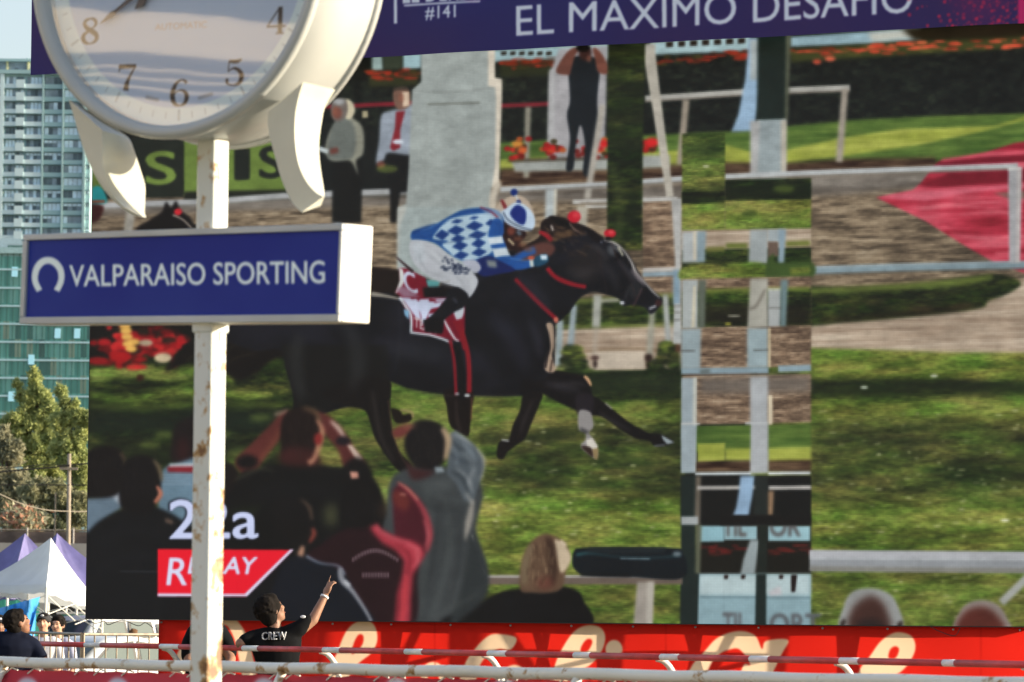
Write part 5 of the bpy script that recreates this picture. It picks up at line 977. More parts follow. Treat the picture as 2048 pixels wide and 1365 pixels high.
for i in range(NN):
    u = nu0 + (nu1 - nu0) * i / (NN - 1)
    for j, v in enumerate((.45, .9, zt(u) + .004 * math.sin(i * 1.7))):
        vs.append(NPn.pt(u, v, .01 * math.sin(u * 6))); uvs.append(((u - nu0) / (nu1 - nu0), (v - .45) / .91))
for i in range(NN - 1):
    for j in (0, 1): a = i * 3 + j; fs.append((a, a + 3, a + 4, a + 1))
me.from_pydata(vs, [], fs); ul = me.uv_layers.new(name='UVMap')
for l_ in me.loops: ul.data[l_.index].uv = uvs[l_.vertex_index]
link_mesh('printed_cloth', me, img_mat('cloth_print', K.image('cloth_print'), .8), t, True)
M['tie'] = mat('tie', (.7, .7, .68), .6)
for i in range(22):
    u = nu0 + .05 + i * .29 + .09 * math.sin(i * 4.1)
    if u > nu1: break
    bm = nb(); tube(bm, [NPn.pt(u, zt(u) - .02, .012), NPn.pt(u + .06, zt(u) + .012, .012), NPn.pt(u + .12, zt(u) - .0, .012)], .0045, 6); obj('tie', bm, M['tie'], t)

# ------------------------------------------------------------------ people
def skinmat(n, c): return mat(n, c, .55, var=.12, vscale=14, spec=.35)
M['skin_a'] = skinmat('skin_tan', (.27, .145, .095)); M['skin_b'] = skinmat('skin_fair', (.52, .30, .21)); M['skin_c'] = skinmat('skin_brown', (.26, .13, .08))
M['hair'] = mat('black_hair', (.012, .010, .009), .9, spec=.1, var=.4, vscale=40, bump=.6, bscale=90, stretch=(1, 1, .3)); M['hair_b'] = mat('brown_hair', (.13, .07, .035), .9, spec=.15, var=.4, vscale=40, bump=.6, bscale=90)
M['black_cloth'] = mat('black_cloth', (.007, .0075, .009), .95, spec=.1, var=.35, vscale=6, bump=.35, bscale=14); M['navy_cloth'] = mat('navy_cloth', (.009, .012, .026), .95, spec=.1, var=.35, vscale=6, bump=.35, bscale=14)
M['white_cloth'] = mat('white_cloth', (.62, .63, .70), .8, var=.12, vscale=8, bump=.3, bscale=14); M['lilac_cloth'] = mat('lilac_cloth', (.42, .44, .58), .8, var=.12, vscale=8, bump=.3, bscale=14)
M['jeans'] = mat('jeans', (.04, .06, .12), .85, var=.3, vscale=10); M['eye'] = mat('eye_dark', (.02, .015, .012), .2); M['lip'] = mat('lip', (.30, .10, .08), .5); M['cap'] = mat('cap_cloth', (.016, .018, .025), .8, var=.3)
M['print_white'] = mat('print_white', (.68, .70, .74), .7)
def limb(bm, pts, rad, k=6):
    """tapered tube with round ends through the joints"""
    P_ = [Vector(p) for p in pts]
    for i in range(len(P_) - 1):
        L_ = (P_[i + 1] - P_[i]).length; n = max(2, int(L_ / .012))
        for j in range(n + 1):
            f = j / n; ball(bm, P_[i].lerp(P_[i + 1], f), rad[i] + (rad[i + 1] - rad[i]) * f, seg=10, rings=6)
def frame_from(fwd, up):
    f = Vector(fwd).normalized(); u = Vector(up).normalized(); r = f.cross(u).normalized(); u = r.cross(f); return Matrix((r, f, u)).transposed()   # columns right, forward, up
def head_parts(par, c, fwd, up, skin, hair, hairstyle='short', s=1.0, body_bm=None):
    """c = centre of the skull, face looks along fwd"""
    m = frame_from(fwd, up); c = Vector(c); V = lambda x, y, z: c + m @ Vector((x * s, y * s, z * s))
    b = body_bm
    ball(b, V(0, -.01, .025), [.076 * s, .096 * s, .094 * s], m); ball(b, V(0, .028, -.03), [.062 * s, .066 * s, .085 * s], m); ball(b, V(0, .052, -.088), [.030 * s, .028 * s, .024 * s], m)
    ball(b, V(0, .040, -.07), [.046 * s, .04 * s, .034 * s], m)
    ball(b, V(0, .100, -.018), [.013 * s, .016 * s, .018 * s], m); ball(b, V(0, .092, .008), [.009 * s, .012 * s, .024 * s], m)
    ball(b, V(0, .078, .030), [.05 * s, .02 * s, .012 * s], m)
    for q in (-1, 1):
        ball(b, V(q * .078, -.004, -.012), [.010 * s, .020 * s, .031 * s], m); ball(b, V(q * .042, .06, -.03), [.022 * s, .024 * s, .02 * s], m)
    ex = []
    for q in (-1, 1):
        e = nb(); ball(e, V(q * .030, .083, .008), [.012 * s, .007 * s, .006 * s], m, 10, 6); ex.append(('eye', e, M['eye']))
        e = nb(); ball(e, V(q * .031, .089, .027), [.018 * s, .005 * s, .0035 * s], m, 10, 6); ex.append(('eyebrow', e, hair))
    e = nb(); ball(e, V(0, .089, -.058), [.024 * s, .008 * s, .007 * s], m, 10, 6); ex.append(('mouth', e, M['lip']))
    h = nb()
    if hairstyle in ('short', 'full'):
        g = .008 if hairstyle == 'short' else .018
        ball(h, V(0, -.020, .036), [(.077 + g) * s, (.094 + g) * s, (.090 + g) * s], m, 20, 14); ball(h, V(0, -.045, -.02), [(.066 + g) * s, (.062 + g * .6) * s, (.075 + g) * s], m, 18, 12)
        ball(h, V(0, .045, .085), [(.058 + g) * s, .042 * s, (.028 + g) * s], m, 16, 10)
        for k in range(150):
            d = Vector((random.gauss(0, 1), random.gauss(-.35, 1), random.gauss(.5, 1))).normalized()
            if d.y > .55 and d.z < .55: continue
            if d.z < -.55: continue
            p_ = Vector((d.x * (.077 + g), -.020 + d.y * (.094 + g), .030 + d.z * (.092 + g))) * random.uniform(.97, 1.015); ball(h, V(*p_), [.015 * s, .015 * s, .013 * s], m, 7, 5)
    return ex, h, m
def fist(bm, w, d, up, s=1.0, point=False, curl=.75):
    """hand at the wrist w pointing along d; five separate fingers, curled, or the index stretched"""
    m = frame_from(d, up); V = lambda x, y, z: Vector(w) + m @ Vector((x * s, y * s, z * s))
    ball(bm, V(0, .045, 0), [.040 * s, .050 * s, .017 * s], m)
    for i, (x, ln) in enumerate(((-.030, .068), (-.011, .078), (.009, .073), (.027, .058))):
        st = point and i == 0; a = 0.05 if st else curl; p = V(x, .085, 0); dd = Vector((0, math.cos(a * .6), -math.sin(a * .6))); r_ = .0095
        for seg_, fr in enumerate((.45, .32, .23)):
            L_ = ln * (1.15 if st else 1) * fr; q = p + m @ (dd * L_ * s); limb(bm, [p, q], [r_ * s, r_ * .9 * s]); p = q; r_ *= .92
            an = (a * (1.0 + seg_)) if not st else .03; dd = Vector((0, math.cos(an * 1.1), -math.sin(an * 1.1)))
    limb(bm, [V(-.030, .025, 0), V(-.050, .055, -.012), V(-.044, .085, -.026)], [.014 * s, .0105 * s, .009 * s])
def finish_person(t, bodybm, ex, hairbm, skin, hair, shirtbm, shirt, trbm=None, trm=None, voxel=.009):
    b = remeshed('body', bodybm, skin, voxel, t, 4, .5)
    for nm, e, m_ in ex: obj(nm, e, m_, b, True)
    remeshed('hair', hairbm, hair, .008, t, 3)
    remeshed('shirt', shirtbm, shirt, .013, t, 5, .55)
    if trbm: remeshed('trousers', trbm, trm, .016, t, 5)
def torso(bm, neck, hip, sw, th, lat):
    """shirt from the base of the neck to the hips; lat = unit vector across the shoulders"""
    neck, hip, lat = Vector(neck), Vector(hip), Vector(lat).normalized(); ax = (hip - neck); dp = ax.normalized().cross(lat).normalized(); m = Matrix((lat, dp, -ax.normalized())).transposed()
    prof = [(.02, .30, .42), (.07, .62, .66), (.13, .90, .84), (.22, .98, .98), (.36, .94, 1.0), (.55, .84, .94), (.72, .80, .92), (.88, .84, .98), (1.0, .86, .98)]
    for i in range(len(prof) - 1):
        for j in range(4):
            f = j / 4; q = [prof[i][k] + (prof[i + 1][k] - prof[i][k]) * f for k in range(3)]
            ball(bm, neck + ax * q[0], [sw / 2 * q[1] , th / 2 * q[2], .045], m, 18, 8)
def legs(bm, hip, lat, spread=.1):
    hip = Vector(hip); lat = Vector(lat).normalized()
    for q in (-1, 1):
        k = hip + lat * spread * q; z = hip.z; limb(bm, [k, Vector((k.x, k.y, z * .52)), Vector((k.x, k.y, .05))], [.092, .062, .045])
# --- crew man, seen from behind, pointing up at the screen
D = 33.4
t = empty('person', at(560, 1300, D).to_tuple()[:2] + (0,), 'person in black crew shirt seen from behind, raised arm pointing up at the screen', 'person')
J = lambda x, y, dd=0: at(x, y, D + dd)
bb = nb(); hc = J(543, 1222); fw = Vector((.78, .42, .42)); up_ = Vector((-.42, -.05, .9))
ex, hb, _ = head_parts(t, hc, fw, up_, M['skin_a'], M['hair'], 'full', 1.0, bb)
limb(bb, [J(548, 1243), J(551, 1268)], [.052, .058])
limb(bb, [J(598, 1262), J(626, 1240, .03), J(650, 1192, .08)], [.05, .044, .029]); fist(bb, J(651, 1190, .08), J(664, 1158, .1) - J(651, 1190, .08), Vector((-.6, -.6, .3)), 1.0, True, .9)
limb(bb, [J(500, 1282), J(481, 1288, -.05), J(494, 1292, .1), J(512, 1296, .24)], [.048, .044, .036, .028]); fist(bb, J(512, 1296, .24), Vector((1, .3, -.1)), Vector((0, 0, 1)), .95, False, 1.0)
sb = nb(); torso(sb, J(551, 1262), J(559, 1372), .42, .24, Vector((1, .1, .1)))
limb(sb, [J(575, 1268), J(598, 1258), J(614, 1243, .02)], [.07, .066, .056]); limb(sb, [J(530, 1272), J(505, 1277), J(490, 1282, -.03)], [.07, .066, .056]); limb(sb, [J(548, 1262), J(551, 1270)], [.062, .075])
tb = nb(); legs(tb, J(559, 1365), Vector((1, .1, 0)))
finish_person(t, bb, ex, hb, M['skin_a'], M['hair'], sb, M['black_cloth'], tb, M['black_cloth'])
def decal(name, body, p0, p1, h, D_, par, mt, yaw=0.0):
    tr_, wid = glyphs(body, 1.12); o_ = at(*p0, D_); P_ = Plane((o_.x, o_.y, 0), yaw); a_, b_ = P_.uv(*p0), P_.uv(*p1); hh = h / F * D_; bm = nb()
    for tri in tr_:
        for zz in (0,):
            V = [bm.verts.new(P_.pt(a_[0] + (b_[0] - a_[0]) * q[0] / wid, a_[1] + (b_[1] - a_[1]) * q[0] / wid + q[1] / CAP * hh, 0)) for q in tri]; bm.faces.new(V)
    return bm
# back print as thin raised lettering
def raised(name, body, p0, p1, h, D_, par, mt, wdt=.012):
    bm = decal(name, body, p0, p1, h, D_, par, mt); o_ = obj(name, bm, mt, par); s_ = o_.modifiers.new('s', 'SOLIDIFY'); s_.thickness = wdt; s_.offset = -1; return o_
raised('shirt_lettering', 'CREW', (524, 1280), (572, 1279), 15, D - .142, t, M['print_white'], .05)
raised('shirt_lettering', 'CREW', (524.5, 1280.3), (572.5, 1279.3), 15, D - .142, t, M['print_white'], .05)
bm = nb(); ball(bm, J(606, 1234, -.058), [.022, .006, .012]); obj('sleeve_patch', bm, M['print_white'], t)
bm = nb(); q_ = (J(650, 1192, .08) - J(626, 1240, .03)).normalized(); tube(bm, [J(649, 1194, .08) - q_ * .008, J(649, 1194, .08) + q_ * .008], .034, 16); obj('wristband', bm, M['print_white'], t, True)
# --- man in navy at the left edge, head tilted back
D = 35.5; t = empty('person', at(30, 1300, D).to_tuple()[:2] + (0,), 'person in navy shirt at the left edge, seen from behind with head tilted back', 'person')
bb = nb(); ex, hb, _ = head_parts(t, J(36, 1247), Vector((.75, .35, .35)), Vector((-.35, -.1, .9)), M['skin_c'], M['hair'], 'short', .95, bb)
limb(bb, [J(32, 1262), J(30, 1284)], [.055, .062]); limb(bb, [J(66, 1290), J(92, 1330, -.05), J(120, 1360, -.2)], [.05, .044, .032]); fist(bb, J(120, 1360, -.2), Vector((.6, -.5, -.6)), Vector((0, 0, 1)))
limb(bb, [J(-16, 1296), J(-34, 1345), J(-20, 1390, -.2)], [.05, .042, .03]); fist(bb, J(-20, 1390, -.2), Vector((.3, -.5, -.8)), Vector((0, -1, .2)))
sb = nb(); torso(sb, J(28, 1268), J(30, 1385), .46, .26, Vector((1, .15, -.05))); limb(sb, [J(46, 1282), J(66, 1292), J(82, 1314, -.03)], [.075, .068, .058]); limb(sb, [J(6, 1280), J(-14, 1292), J(-24, 1318)], [.075, .068, .058]); limb(sb, [J(32, 1266), J(30, 1276)], [.066, .08])
tb = nb(); legs(tb, J(30, 1380), Vector((1, .15, 0)))
finish_person(t, bb, ex, hb, M['skin_c'], M['hair'], sb, M['navy_cloth'], tb, M['jeans'])
# --- person bending forward behind the clock post
D = 34.6; t = empty('person', at(412, 1300, D).to_tuple()[:2] + (0,), 'person in dark clothes bent forward, mostly hidden behind the rusty post', 'person')
bb = nb(); ex, hb, _ = head_parts(t, J(410, 1282, -.25), Vector((.25, -.75, -.6)), Vector((.1, -.5, .85)), M['skin_a'], M['hair'], 'full', .95, bb)
limb(bb, [J(411, 1286, -.15), J(414, 1276, .02)], [.05, .06]); limb(bb, [J(444, 1285), J(462, 1318, -.1), J(452, 1350, -.3)], [.05, .042, .03]); fist(bb, J(452, 1350, -.3), Vector((-.3, -.5, -.7)), Vector((1, 0, 0)))
limb(bb, [J(384, 1292), J(376, 1325, -.1), J(392, 1352, -.3)], [.05, .042, .03]); fist(bb, J(392, 1352, -.3), Vector((.3, -.5, -.7)), Vector((1, 0, 0)))
sb = nb(); torso(sb, J(413, 1262, -.02), J(410, 1375, .25), .42, .27, Vector((1, .1, 0))); limb(sb, [J(436, 1266), J(450, 1284), J(460, 1306, -.05)], [.085, .074, .06]); limb(sb, [J(392, 1268), J(380, 1290), J(376, 1312, -.05)], [.085, .074, .06]); limb(sb, [J(400, 1258, .02), J(428, 1258, .02)], [.07, .07])
tb = nb(); legs(tb, J(410, 1372, .25), Vector((1, .1, 0)))
finish_person(t, bb, ex, hb, M['skin_a'], M['hair'], sb, M['black_cloth'], tb, M['black_cloth'])
# --- onlookers behind the barrier, facing the camera
def onlooker(x, y, D_, label, skin, hair, shirt, cap=False, style='short', look=Vector((-.1, -1, .12)), sc=1.0):
    global D
    D = D_; t = empty('person', at(x, y, D).to_tuple()[:2] + (0,), label, 'person'); k = F / D
    hc_ = at(x, y, D); lk = look.normalized(); bb = nb()
    ex, hb, m = head_parts(t, hc_, look, Vector((0, 0, 1)), skin, hair, 'short' if not cap else 'short', sc, bb)
    W_3 = lambda dx, dy, dz: hc_ + Vector((dx * sc, dy * sc, dz * sc)); lat = Vector((lk.y, -lk.x, 0)).normalized() * -1
    limb(bb, [W_3(0, .01, -.05), W_3(0, .02, -.19)], [.054, .06])
    for q in (-1, 1):
        a_ = W_3(0, .02, -.24) + lat * .17 * q; e_ = W_3(0, -.02, -.52) + lat * .24 * q; w_ = W_3(0, -.18, -.68) + lat * .16 * q; limb(bb, [a_, e_, w_], [.048, .04, .028]); fist(bb, w_, Vector((-.5 * q, -.5, -.3)), Vector((0, -.3, 1)), .95)
    sb = nb(); torso(sb, W_3(0, .02, -.17), W_3(0, .02, -.74), .42, .24, lat)
    for q in (-1, 1): limb(sb, [W_3(0, .02, -.23) + lat * .12 * q, W_3(0, .02, -.26) + lat * .18 * q, W_3(0, 0, -.42) + lat * .22 * q], [.075, .068, .056])
    tb = nb(); legs(tb, W_3(0, .02, -.74), lat)
    if cap:
        for e in ex[:0]: pass
    finish_person(t, bb, ex, hb, skin, hair, sb, shirt, tb, M['jeans'], .010)
    if cap:
        cb = nb(); ball(cb, hc_ + m @ Vector((0, -.012, .055)), [.092, .108, .078], m, 18, 10); ball(cb, hc_ + m @ Vector((0, .115, .048)), [.066, .06, .012], m, 14, 8); remeshed('cap', cb, M['cap'], .008, t, 2)
        eb = nb(); ball(eb, hc_ + m @ Vector((0, .098, .085)), [.022, .008, .014], m, 10, 6); obj('cap_badge', eb, M['print_white'], t)
    return t
onlooker(87, 1247, 53, 'person in dark cap and white shirt facing the camera behind the barrier', M['skin_b'], M['hair'], M['white_cloth'], True)
onlooker(116, 1251, 54, 'dark haired person in lilac shirt beside the one in the cap', M['skin_b'], M['hair'], M['lilac_cloth'], look=Vector((-.35, -1, .05)))
onlooker(-1, 1252, 52, 'person cut off by the left edge of the photo, beside the blue sheet', M['skin_a'], M['hair'], M['black_cloth'], True, look=Vector((.2, -1, 0)))
onlooker(268, 1270, 93, 'brown haired person showing only the top of the head between the two white cars', M['skin_b'], M['hair_b'], M['white_cloth'], look=Vector((.6, .8, .05)), sc=1.0)

# ------------------------------------------------------------------ crowd barriers
M['galv'] = mat('galvanised', (.26, .22, .17), .5, var=.3, vscale=12, metal=.3)
def barrier(x0, x1, D0, D1, n, lab, yt=1265):
    a, b = at(x0, yt, D0), at(x1, yt, D1); b = Vector((b.x, b.y, a.z)); t = empty('crowd_barrier', ((a + b) / 2).to_tuple()[:2] + (0,), lab, 'barrier', 'crowd barriers in front of the parked cars')
    zt_ = a.z
    for z in (zt_, zt_ - .1, .18):
        bm = nb(); tube(bm, [Vector((a.x, a.y, z)), Vector((b.x, b.y, z))], .016 if z != zt_ - .1 else .009, 8); obj('top_rail' if z == zt_ else 'cross_rail', bm, M['galv'], t)
    for k in range(n + 1):
        p = a.lerp(b, k / n); bm = nb(); tube(bm, [Vector((p.x, p.y, .0 if k in (0, n) else .18)), Vector((p.x, p.y, zt_))], .016 if k in (0, n) else .0085, 7); obj('end_tube' if k in (0, n) else 'bar', bm, M['galv'], t)
barrier(44, 163, 49, 45, 10, 'rusting steel crowd barrier with close bars, left of its pair', 1265)
barrier(167, 320, 45, 46, 7, 'rusting steel crowd barrier with wide bars, in front of the white cars', 1269)

# ------------------------------------------------------------------ tents
M['tent_white'] = mat('tent_white', (.66, .70, .74), .6, var=.06, vscale=2, bump=.5, bscale=1.6, trans=.25); M['tent_purple'] = mat('tent_purple', (.19, .18, .42), .6, var=.15, bump=.3, bscale=2, trans=.25)
M['tent_pole'] = mat('tent_pole', (.66, .66, .62), .4); M['tarp'] = mat('blue_tarp', (.06, .36, .85), .5, var=.25, vscale=2.5, bump=.7, bscale=5, stretch=(1, 1, .25), trans=.15); M['green'] = mat('green_cloth', (.12, .62, .42), .6, var=.2, vscale=3, trans=.2)
def canopy(name, apex, cs, mt, par, drop, dv=Vector((0, 0, -1)), sag=.25, n=12):
    """pyramid canopy: curved panels from the apex to each pair of corners, with a valance"""
    for i in range(len(cs)):
        a, b = cs[i], cs[(i + 1) % len(cs)]; bm = nb(); rows = []
        for r in range(n + 1):
            f = r / n; row = []
            for c in range(n + 1):
                g_ = c / n; p = apex.lerp(a.lerp(b, g_), f); p.z -= sag * math.sin(math.pi * f) * (.35 + .65 * math.sin(math.pi * g_)); p.z += .03 * math.sin(g_ * 19 + f * 7 + i) * math.sin(math.pi * f) * math.sin(math.pi * g_); row.append(bm.verts.new(p))
            rows.append(row)
        rows.append([bm.verts.new(a.lerp(b, c / n) + dv * drop * (1 + .12 * math.sin(c * 2.1))) for c in range(n + 1)])
        for r in range(len(rows) - 1):
            for c in range(n):
                if r == 0: bm.faces.new((rows[0][c], rows[1][c], rows[1][c + 1])) if False else None
                else: bm.faces.new((rows[r][c], rows[r + 1][c], rows[r + 1][c + 1], rows[r][c + 1]))
        for c in range(n): bm.faces.new((rows[0][0], rows[1][c], rows[1][c + 1]))
        for v in [v for v in rows[0][1:]]: bm.verts.remove(v)
        obj(name, bm, mt, par, True)
ap = at(102, 1076, 86.5); c0_ = at(93, 1170, 85); c1_ = at(205, 1210, 88.5); c3_ = at(-60, 1171, 87.5); c2_ = Vector(c1_ + c3_ - c0_); c2_.z = c3_.z - .1
t = empty('tent', (ap.x, ap.y, 0), 'white pyramid canopy tent, largest and nearest of the tents beside the screen', 'tent')
canopy('canopy_panel', ap, [c3_, c0_, c1_, c2_], M['tent_white'], t, .17)
for c in (c0_, c1_, c2_, c3_):
    bm = nb(); tube(bm, [Vector((c.x - .04, c.y, 0)), Vector((c.x, c.y, c.z - .05))], .03, 8); obj('pole', bm, M['tent_pole'], t)
for a, b in ((c0_, c1_), (c0_, c3_), (c1_, c2_)):
    for s_, e_ in ((-.25, -.75), (-.75, -.25)):
        for f0, f1 in ((0, .5), (.5, 1)):
            bm = nb(); tube(bm, [a.lerp(b, f0) + Vector((0, .06, s_ * .8)), a.lerp(b, f1) + Vector((0, .06, e_ * .7))], .010, 6); obj('truss_bar', bm, M['tent_pole'], t)
def ptent(x, y, D_, wpx, drop_px, lab, dx=0):
    ap = at(x, y, D_); h = drop_px / F * D_; wd = wpx / F * D_; t = empty('tent', (ap.x, ap.y, 0), lab, 'tent')
    cs = [Vector((ap.x - wd + dx, ap.y + .3, ap.z - h)), Vector((ap.x + dx * .3 - .1, ap.y - wd * .9, ap.z - h)), Vector((ap.x + wd + dx, ap.y - .2, ap.z - h)), Vector((ap.x + dx, ap.y + wd, ap.z - h))]
    canopy('canopy_panel', ap, cs, M['tent_purple'], t, .25, sag=.42)
    for c in cs: bm = nb(); tube(bm, [Vector((c.x, c.y, 0)), c], .03, 8); obj('pole', bm, M['tent_pole'], t)
ptent(50, 1067, 95, 165, 108, 'purple pyramid tent showing behind the left slope of the white tent', -.25)
ptent(114, 1067, 98, 150, 112, 'purple pyramid tent showing behind the right slope of the white tent', .3)
# blue sheet and green stalls under the tents
bm = nb(); rows = []
for i in range(15):
    f = i / 14; row = []
    for j in range(9):
        g_ = j / 8; tx = -20 + 100 * f; top = 1222 - 28 * f; bot = 1300; xx = tx + g_ * (-4 + (-24) * (f > .99)); p = at(xx, top + (bot - top) * g_, 80 + .25 * math.sin(f * 14 + g_ * 3) + .1 * math.sin(f * 31)); row.append(bm.verts.new(p))
    rows.append(row)
for i in range(14):
    for j in range(8): bm.faces.new((rows[i][j], rows[i + 1][j], rows[i + 1][j + 1], rows[i][j + 1]))
tag(obj('tarpaulin', bm, M['tarp'], None, True), 'creased bright blue sheet hung slanting under the white tent', 'tarpaulin')
def stall(x0, x1, yt, yb, D_, lab):
    a, b = at(x0, yt, D_), at(x1, yt, D_); z1 = a.z; t = empty('stall', ((a + b) / 2).to_tuple()[:2] + (0,), lab, 'stall')
    bm = nb(); n = 16; rr = []
    for i in range(n + 1):
        p = a.lerp(b, i / n); rr.append([bm.verts.new((p.x, p.y + .05 * math.sin(i * 1.9), z)) for z in (z1, z1 - .3, (z1) * .5, .02)])
    for i in range(n):
        for j in range(3): bm.faces.new((rr[i][j], rr[i + 1][j], rr[i + 1][j + 1], rr[i][j + 1]))
    obj('front_cloth', bm, M['green'], t, True); bm = nb(); box(bm, a.x - .1, b.x + .1, a.y - .05, a.y + 1.6, z1 + .003, z1 + .06); obj('counter_top', bm, M['tent_pole'], t)
    for p in (a, b): bm = nb(); tube(bm, [Vector((p.x, p.y + 1.2, 0)), Vector((p.x, p.y + 1.2, z1 + .9))], .025, 8); obj('pole', bm, M['tent_pole'], t)
stall(122, 188, 1229, 1300, 100, 'green draped stall under the right half of the white tent')
stall(-30, 80, 1190, 1300, 102, 'tall green draped stall behind the blue sheet')
bm = nb(); P0 = at(-80, 1160, 104)
for a in ((100, 200, 1192, 1300, 104),):
    p, q = at(a[0], a[2], a[4]), at(a[1], a[2], a[4]); hexa(bm, [(p.x, p.y, 0), (q.x, q.y, 0), (q.x, q.y + .15, 0), (p.x, p.y + .15, 0), (p.x, p.y, p.z), (q.x, q.y, p.z), (q.x, q.y + .15, p.z), (p.x, p.y + .15, p.z)])
tag(obj('partition', bm, mat('dark_cloth', (.02, .02, .02), .9, var=.4)), 'dark cloth partition at the back of the white tent', 'partition')

# ------------------------------------------------------------------ cars
M['car_paint'] = mat('white_car_paint', (.60, .63, .65), .3, spec=.5); M['car_glass'] = mat('car_glass', (.03, .05, .05), .15, spec=.25); M['car_glass2'] = mat('clear_glass', (.06, .09, .09), .2, spec=.3); M['tyre'] = mat('tyre', (.02, .02, .02), .8); M['rimm'] = mat('rim', (.45, .45, .46), .35, metal=.8); M['lampm'] = mat('tail_lamp', (.35, .02, .02), .3); M['rub'] = mat('rubber_trim', (.02, .022, .024), .6); M['headm'] = mat('head_lamp', (.7, .72, .72), .1)
def car(lab, loc, rz, prof, wd, wins, cat_='car', glass='car_glass2'):
    """side profile (x along the car, z up) extruded with tumblehome; wins = list of side window outlines"""
    t = empty('parked_car', (0, 0, 0), lab, cat_); q = spline(prof, 5); bm = nb(); ns = 7; rows = []
    for i in range(ns + 1):
        f = -1 + 2 * i / ns; row = []
        for x, z in q:
            k = 1 - .20 * max(0, (z - .95) / .75); e = 1 - .05 * abs(f) ** 3; row.append(bm.verts.new((x * e, f * wd / 2 * k, z - .03 * (abs(f) ** 3) * (z > .9))))
        rows.append(row)
    for i in range(ns):
        for k in range(len(q)): bm.faces.new((rows[i][k], rows[i + 1][k], rows[i + 1][(k + 1) % len(q)], rows[i][(k + 1) % len(q)]))
    bm.faces.new(rows[0]); bm.faces.new(rows[-1][::-1]); parts = [obj('body', bm, M['car_paint'], t, True)]
    hw = lambda z: wd / 2 * (1 - .20 * max(0, (z - .95) / .75))
    for sgn in (-1, 1):
        for k, wn in enumerate(wins):
            if isinstance(wn[0][0], str): continue
            for grow, mt, off, nm in ((1.2, 'rub', .004, 'window_seal'), (1, glass, .010, 'side_window')):
                cx = sum(p[0] for p in wn) / len(wn); cz = sum(p[1] for p in wn) / len(wn); bm = nb(); V = [bm.verts.new((cx + (x - cx) * grow, sgn * (hw(cz + (z - cz) * grow) + off), cz + (z - cz) * grow)) for x, z in wn]; bm.faces.new(V); parts.append(obj(nm, bm, M[mt], t))
        for x in (-1.45, 1.35):
            bm = nb(); tube(bm, [(x, sgn * (wd / 2 - .2), .33), (x, sgn * (wd / 2 + .01), .33)], .33, 24); w_ = obj('wheel', bm, M['tyre'], t, True); bm = nb(); tube(bm, [(x, sgn * (wd / 2 - .05), .33), (x, sgn * (wd / 2 + .02), .33)], .2, 16); parts += [w_, obj('rim', bm, M['rimm'], w_)]
        bm = nb(); ball(bm, (prof_end(prof)[0] + .03, sgn * wd * .38, .78), [.06, .14, .1]); parts.append(obj('headlight', bm, M['headm'], t, True))
        bm = nb(); ball(bm, (prof_end(prof)[1] - .03, sgn * wd * .40, .85), [.05, .1, .14]); parts.append(obj('tail_light', bm, M['lampm'], t, True))
        bm = nb(); ball(bm, (-.95, sgn * (wd / 2 + .08), 1.0), [.06, .09, .07]); parts.append(obj('wing_mirror', bm, M['car_paint'], t, True))
    for wn in wins:
        if isinstance(wn[0][0], str):
            (x0, z0), (x1, z1) = wn[1]; bm = nb(); dx = wn[2]; hexa(bm, [(x0 + dx, -hw(z0) * .86, z0), (x0 + dx, hw(z0) * .86, z0), (x0 + dx - .01 * dx, hw(z0) * .86, z0), (x0 + dx - .01 * dx, -hw(z0) * .86, z0), (x1 + dx, -hw(z1) * .84, z1), (x1 + dx, hw(z1) * .84, z1), (x1 + dx - .01 * dx, hw(z1) * .84, z1), (x1 + dx - .01 * dx, -hw(z1) * .84, z1)]); parts.append(obj('windscreen' if wn[0][0] == 'w' else 'rear_window', bm, M['car_glass'], t))
    bpy.context.view_layer.update(); t.location = loc; t.rotation_euler = (0, 0, rz); return t
def prof_end(p): return min(x for x, z in p), max(x for x, z in p)
SUV = [(-2.25, .3), (-2.3, .75), (-2.1, 1.0), (-1.2, 1.1), (-.62, 1.62), (-.3, 1.72), (1.5, 1.72), (1.95, 1.6), (2.2, 1.0), (2.22, .35)]
SW = [[(-.58, 1.26), (-.38, 1.55), (.24, 1.57), (.26, 1.26)], [(.46, 1.26), (.46, 1.57), (1.08, 1.56), (1.14, 1.26)], [(1.34, 1.27), (1.32, 1.52), (1.62, 1.49), (1.74, 1.28)], (('w',), ((-1.17, 1.12), (-.62, 1.60)), -.035), (('r',), ((2.16, 1.1), (1.98, 1.55)), .04)]
SED = [(-2.15, .3), (-2.2, .65), (-2.0, .85), (-1.1, .98), (-.45, 1.36), (0, 1.43), (.6, 1.42), (1.35, 1.06), (2.05, .98), (2.15, .7), (2.1, .32)]
SDW = [[(-.72, 1.04), (-.36, 1.28), (.14, 1.33), (.16, 1.04)], [(.34, 1.04), (.32, 1.33), (.64, 1.30), (.94, 1.06)], (('w',), ((-1.08, 1.0), (-.45, 1.34)), -.035), (('r',), ((1.36, 1.07), (.66, 1.40)), .035)]
p = at(184, 1300, 97); car('white family car with tall cabin parked beyond the barrier, upper of two white cars', (p.x, p.y, 0), R(50), SUV, 1.8, SW, 'car')
p = at(184, 1300, 72); car('low white car with pale windows parked behind the barrier, lower of two white cars', (p.x, p.y, -.08), R(52), SED, 1.7, SDW, 'car')

